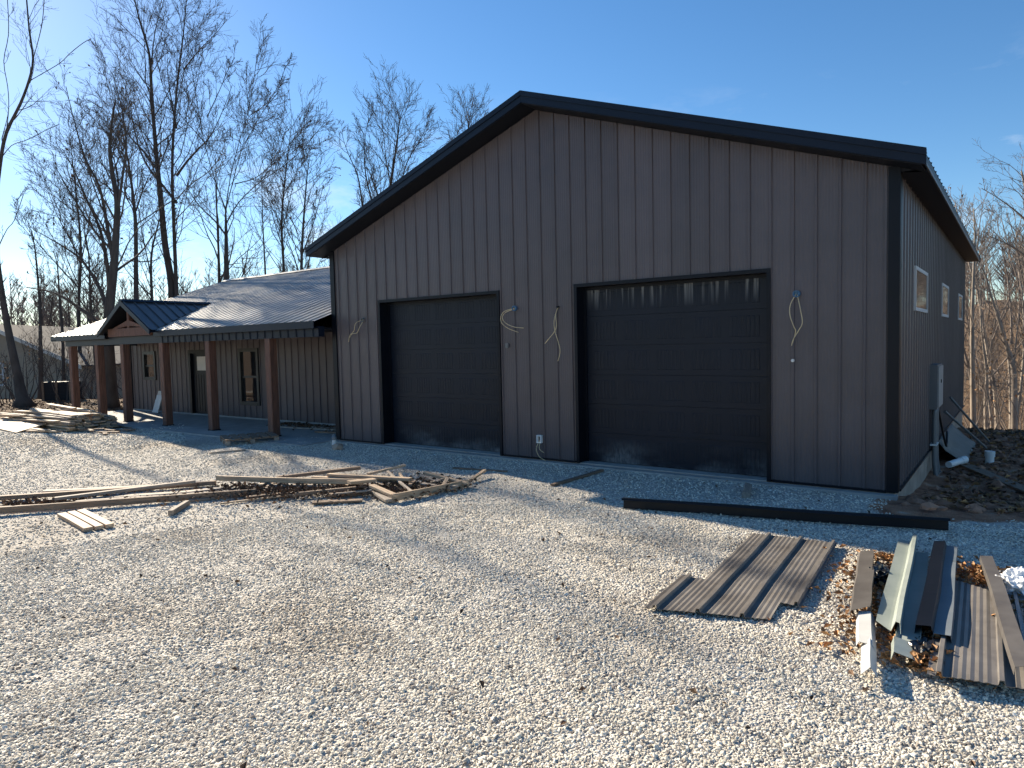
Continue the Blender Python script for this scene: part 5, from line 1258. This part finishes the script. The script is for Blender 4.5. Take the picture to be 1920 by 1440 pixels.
for k in range(190):
    r = 3 + 9 * rr.random() ** 0.7; az = rr.uniform(-75, 5); x, y = polar(az, r)
    if y < 10.2: pts.append((x, y, H(x, y) + 0.02))
leaf_patch('single dead leaves dotted over the gravel', pts, (0.03, 0.065), 'leaf_dark', 4)

pts = []
for k in range(1500):
    x, y = rr.uniform(-1.0, 4), rr.uniform(9.7, 23)
    pts.append((x, y, H(x, y) + 0.02))
leaf_patch('reddish leaves on the bare soil right of the garage', pts, (0.06, 0.13), 'leaf_brown', 5)
mb = MB()
ico = [(0, 0, 1), (0.89, 0, 0.45), (0.28, 0.85, 0.45), (-0.72, 0.53, 0.45), (-0.72, -0.53, 0.45), (0.28, -0.85, 0.45), (0.72, 0.53, -0.45), (-0.28, 0.85, -0.45), (-0.89, 0, -0.45), (-0.28, -0.85, -0.45), (0.72, -0.53, -0.45), (0, 0, -1)]
icf = [(0, 1, 2), (0, 2, 3), (0, 3, 4), (0, 4, 5), (0, 5, 1), (1, 6, 2), (2, 7, 3), (3, 8, 4), (4, 9, 5), (5, 10, 1), (2, 6, 7), (3, 7, 8), (4, 8, 9), (5, 9, 10), (1, 10, 6), (6, 11, 7), (7, 11, 8), (8, 11, 9), (9, 11, 10), (10, 11, 6)]
for k in range(1700):
    x, y = rr.uniform(-1.15, 4), rr.uniform(9.5, 22)
    if gravel_mask(x, y) > 0.5: continue
    r = 0.02 + 0.11 * rr.random() ** 4; z = H(x, y)
    mb.add([(x + a * r * rr.uniform(0.7, 1.3), y + b * r * rr.uniform(0.7, 1.3), z + c * r * rr.uniform(0.4, 0.8)) for a, b, c in ico], icf)
tag(mb.build('soil_clods', 'soil_clod', origin=(0, 14, -0.4)), 'clods and stones of the bare soil right of the garage', 'soil', kind='stuff')

# ------------------------------------------------------------------ gravel: real stones, laid with geometry nodes
import bmesh
stones = bpy.data.collections.new('stone_shapes')
for k in range(7):
    bm = bmesh.new(); bmesh.ops.create_icosphere(bm, subdivisions=2, radius=1.0)
    r2 = random.Random(k); sx, sy, sz = r2.uniform(0.85, 1.25), r2.uniform(0.65, 0.95), r2.uniform(0.5, 0.75)
    cuts = [(norm((r2.gauss(0, 1), r2.gauss(0, 1), r2.gauss(0, 1))), r2.uniform(0.55, 0.8)) for _ in range(9)]
    for v in bm.verts:
        c = v.co
        for nn_, dd in cuts:                      # chip flat facets off
            t = c.x * nn_[0] + c.y * nn_[1] + c.z * nn_[2] - dd
            if t > 0: c = c - Vector(nn_) * t
        v.co = Vector((c.x * sx, c.y * sy, c.z * sz)) * (1 + 0.07 * mnoise.noise((c.x * 3 + k, c.y * 3, c.z * 3)))
    me_ = bpy.data.meshes.new('stone'); bm.to_mesh(me_); bm.free(); me_.materials.append(MATS['limestone_gravel'])
    stones.objects.link(bpy.data.objects.new('stone', me_))

def gravel_field(name, label, n, rmin, rmax, smin, smax, az0, az1, seed, sink):
    R_ = np.random.default_rng(seed)
    r = np.sqrt(R_.uniform(rmin ** 2, rmax ** 2, n)); az = np.radians(R_.uniform(az0, az1, n))
    xs, ys = r * np.sin(az), r * np.cos(az)
    sc = smin + (smax - smin) * R_.beta(1.0, 7.0, n)
    vv, ss = [], []
    u = R_.random(n)
    for x, y, s, q in zip(xs, ys, sc, u):
        if gravel_mask(x, y) < 0.25 + 0.5 * q: continue
        if y > 9.12 - 0.05 and -26.3 < x < -12.4: 
            if q > 0.06 or y > 10.2: continue
            vv.append((x, y, -0.004 + s * 0.25)); ss.append(s * 0.8); continue
        if y > 9.95 and -12.5 < x < -1.2: continue
        fine = mnoise.noise((x * 0.55, y * 0.55, 21.0)) + 0.5 * mnoise.noise((x * 1.7, y * 1.7, 23.0))
        if fine > 0.22 and q < min(0.55, (fine - 0.22) * 2.2): s = s * 0.6        # patches of crushed fines
        vv.append((x, y, H(x, y) + s * sink)); ss.append(s)
    m2 = bpy.data.meshes.new(name); m2.from_pydata(vv, [], [])
    nv = len(vv)
    m2.attributes.new('size', 'FLOAT', 'POINT').data.foreach_set('value', ss)
    rot = R_.uniform(0, 2 * PI, (nv, 3)).astype('f'); rot[:, :2] = R_.normal(0, 0.5, (nv, 2))
    m2.attributes.new('turn', 'FLOAT_VECTOR', 'POINT').data.foreach_set('vector', rot.ravel())
    m2.attributes.new('pick', 'INT', 'POINT').data.foreach_set('value', R_.integers(0, 7, nv).astype('i'))
    m2.materials.append(MATS['limestone_gravel'])
    ob = bpy.data.objects.new(name, m2); COL.objects.link(ob)
    ng = bpy.data.node_groups.new(name + '_nodes', 'GeometryNodeTree')
    ng.interface.new_socket('Geometry', in_out='INPUT', socket_type='NodeSocketGeometry')
    ng.interface.new_socket('Geometry', in_out='OUTPUT', socket_type='NodeSocketGeometry')
    N, L = ng.nodes, ng.links
    gi, go = N.new('NodeGroupInput'), N.new('NodeGroupOutput')
    ci = N.new('GeometryNodeCollectionInfo'); ci.inputs['Collection'].default_value = stones
    ci.inputs['Separate Children'].default_value = True; ci.inputs['Reset Children'].default_value = True
    ip = N.new('GeometryNodeInstanceOnPoints'); ip.inputs['Pick Instance'].default_value = True
    def attr(nm, ty):
        a = N.new('GeometryNodeInputNamedAttribute'); a.data_type = ty; a.inputs['Name'].default_value = nm; return a.outputs[0]
    L.new(gi.outputs[0], ip.inputs['Points']); L.new(ci.outputs[0], ip.inputs['Instance'])
    L.new(attr('pick', 'INT'), ip.inputs['Instance Index']); L.new(attr('turn', 'FLOAT_VECTOR'), ip.inputs['Rotation']); L.new(attr('size', 'FLOAT'), ip.inputs['Scale'])
    L.new(ip.outputs[0], go.inputs[0])
    md = ob.modifiers.new('stones', 'NODES'); md.node_group = ng
    return tag(ob, label, 'gravel', kind='stuff')
gravel_field('gravel', 'coarse pale limestone gravel nearest the viewer', 150000, 1.6, 5.2, 0.0056, 0.034, -92, 24, 1, 0.02)
gravel_field('gravel', 'pale gravel in the middle of the yard', 120000, 5.2, 9.0, 0.0078, 0.032, -86, 16, 2, 0.02)
gravel_field('gravel', 'pale gravel toward the porch and the lumber stack', 85000, 9.0, 17.0, 0.011, 0.032, -84, 8, 3, 0.02)
gravel_field('gravel', 'pale gravel at the far left of the yard', 22000, 17.0, 27.0, 0.018, 0.04, -84, -62, 4, 0.02)
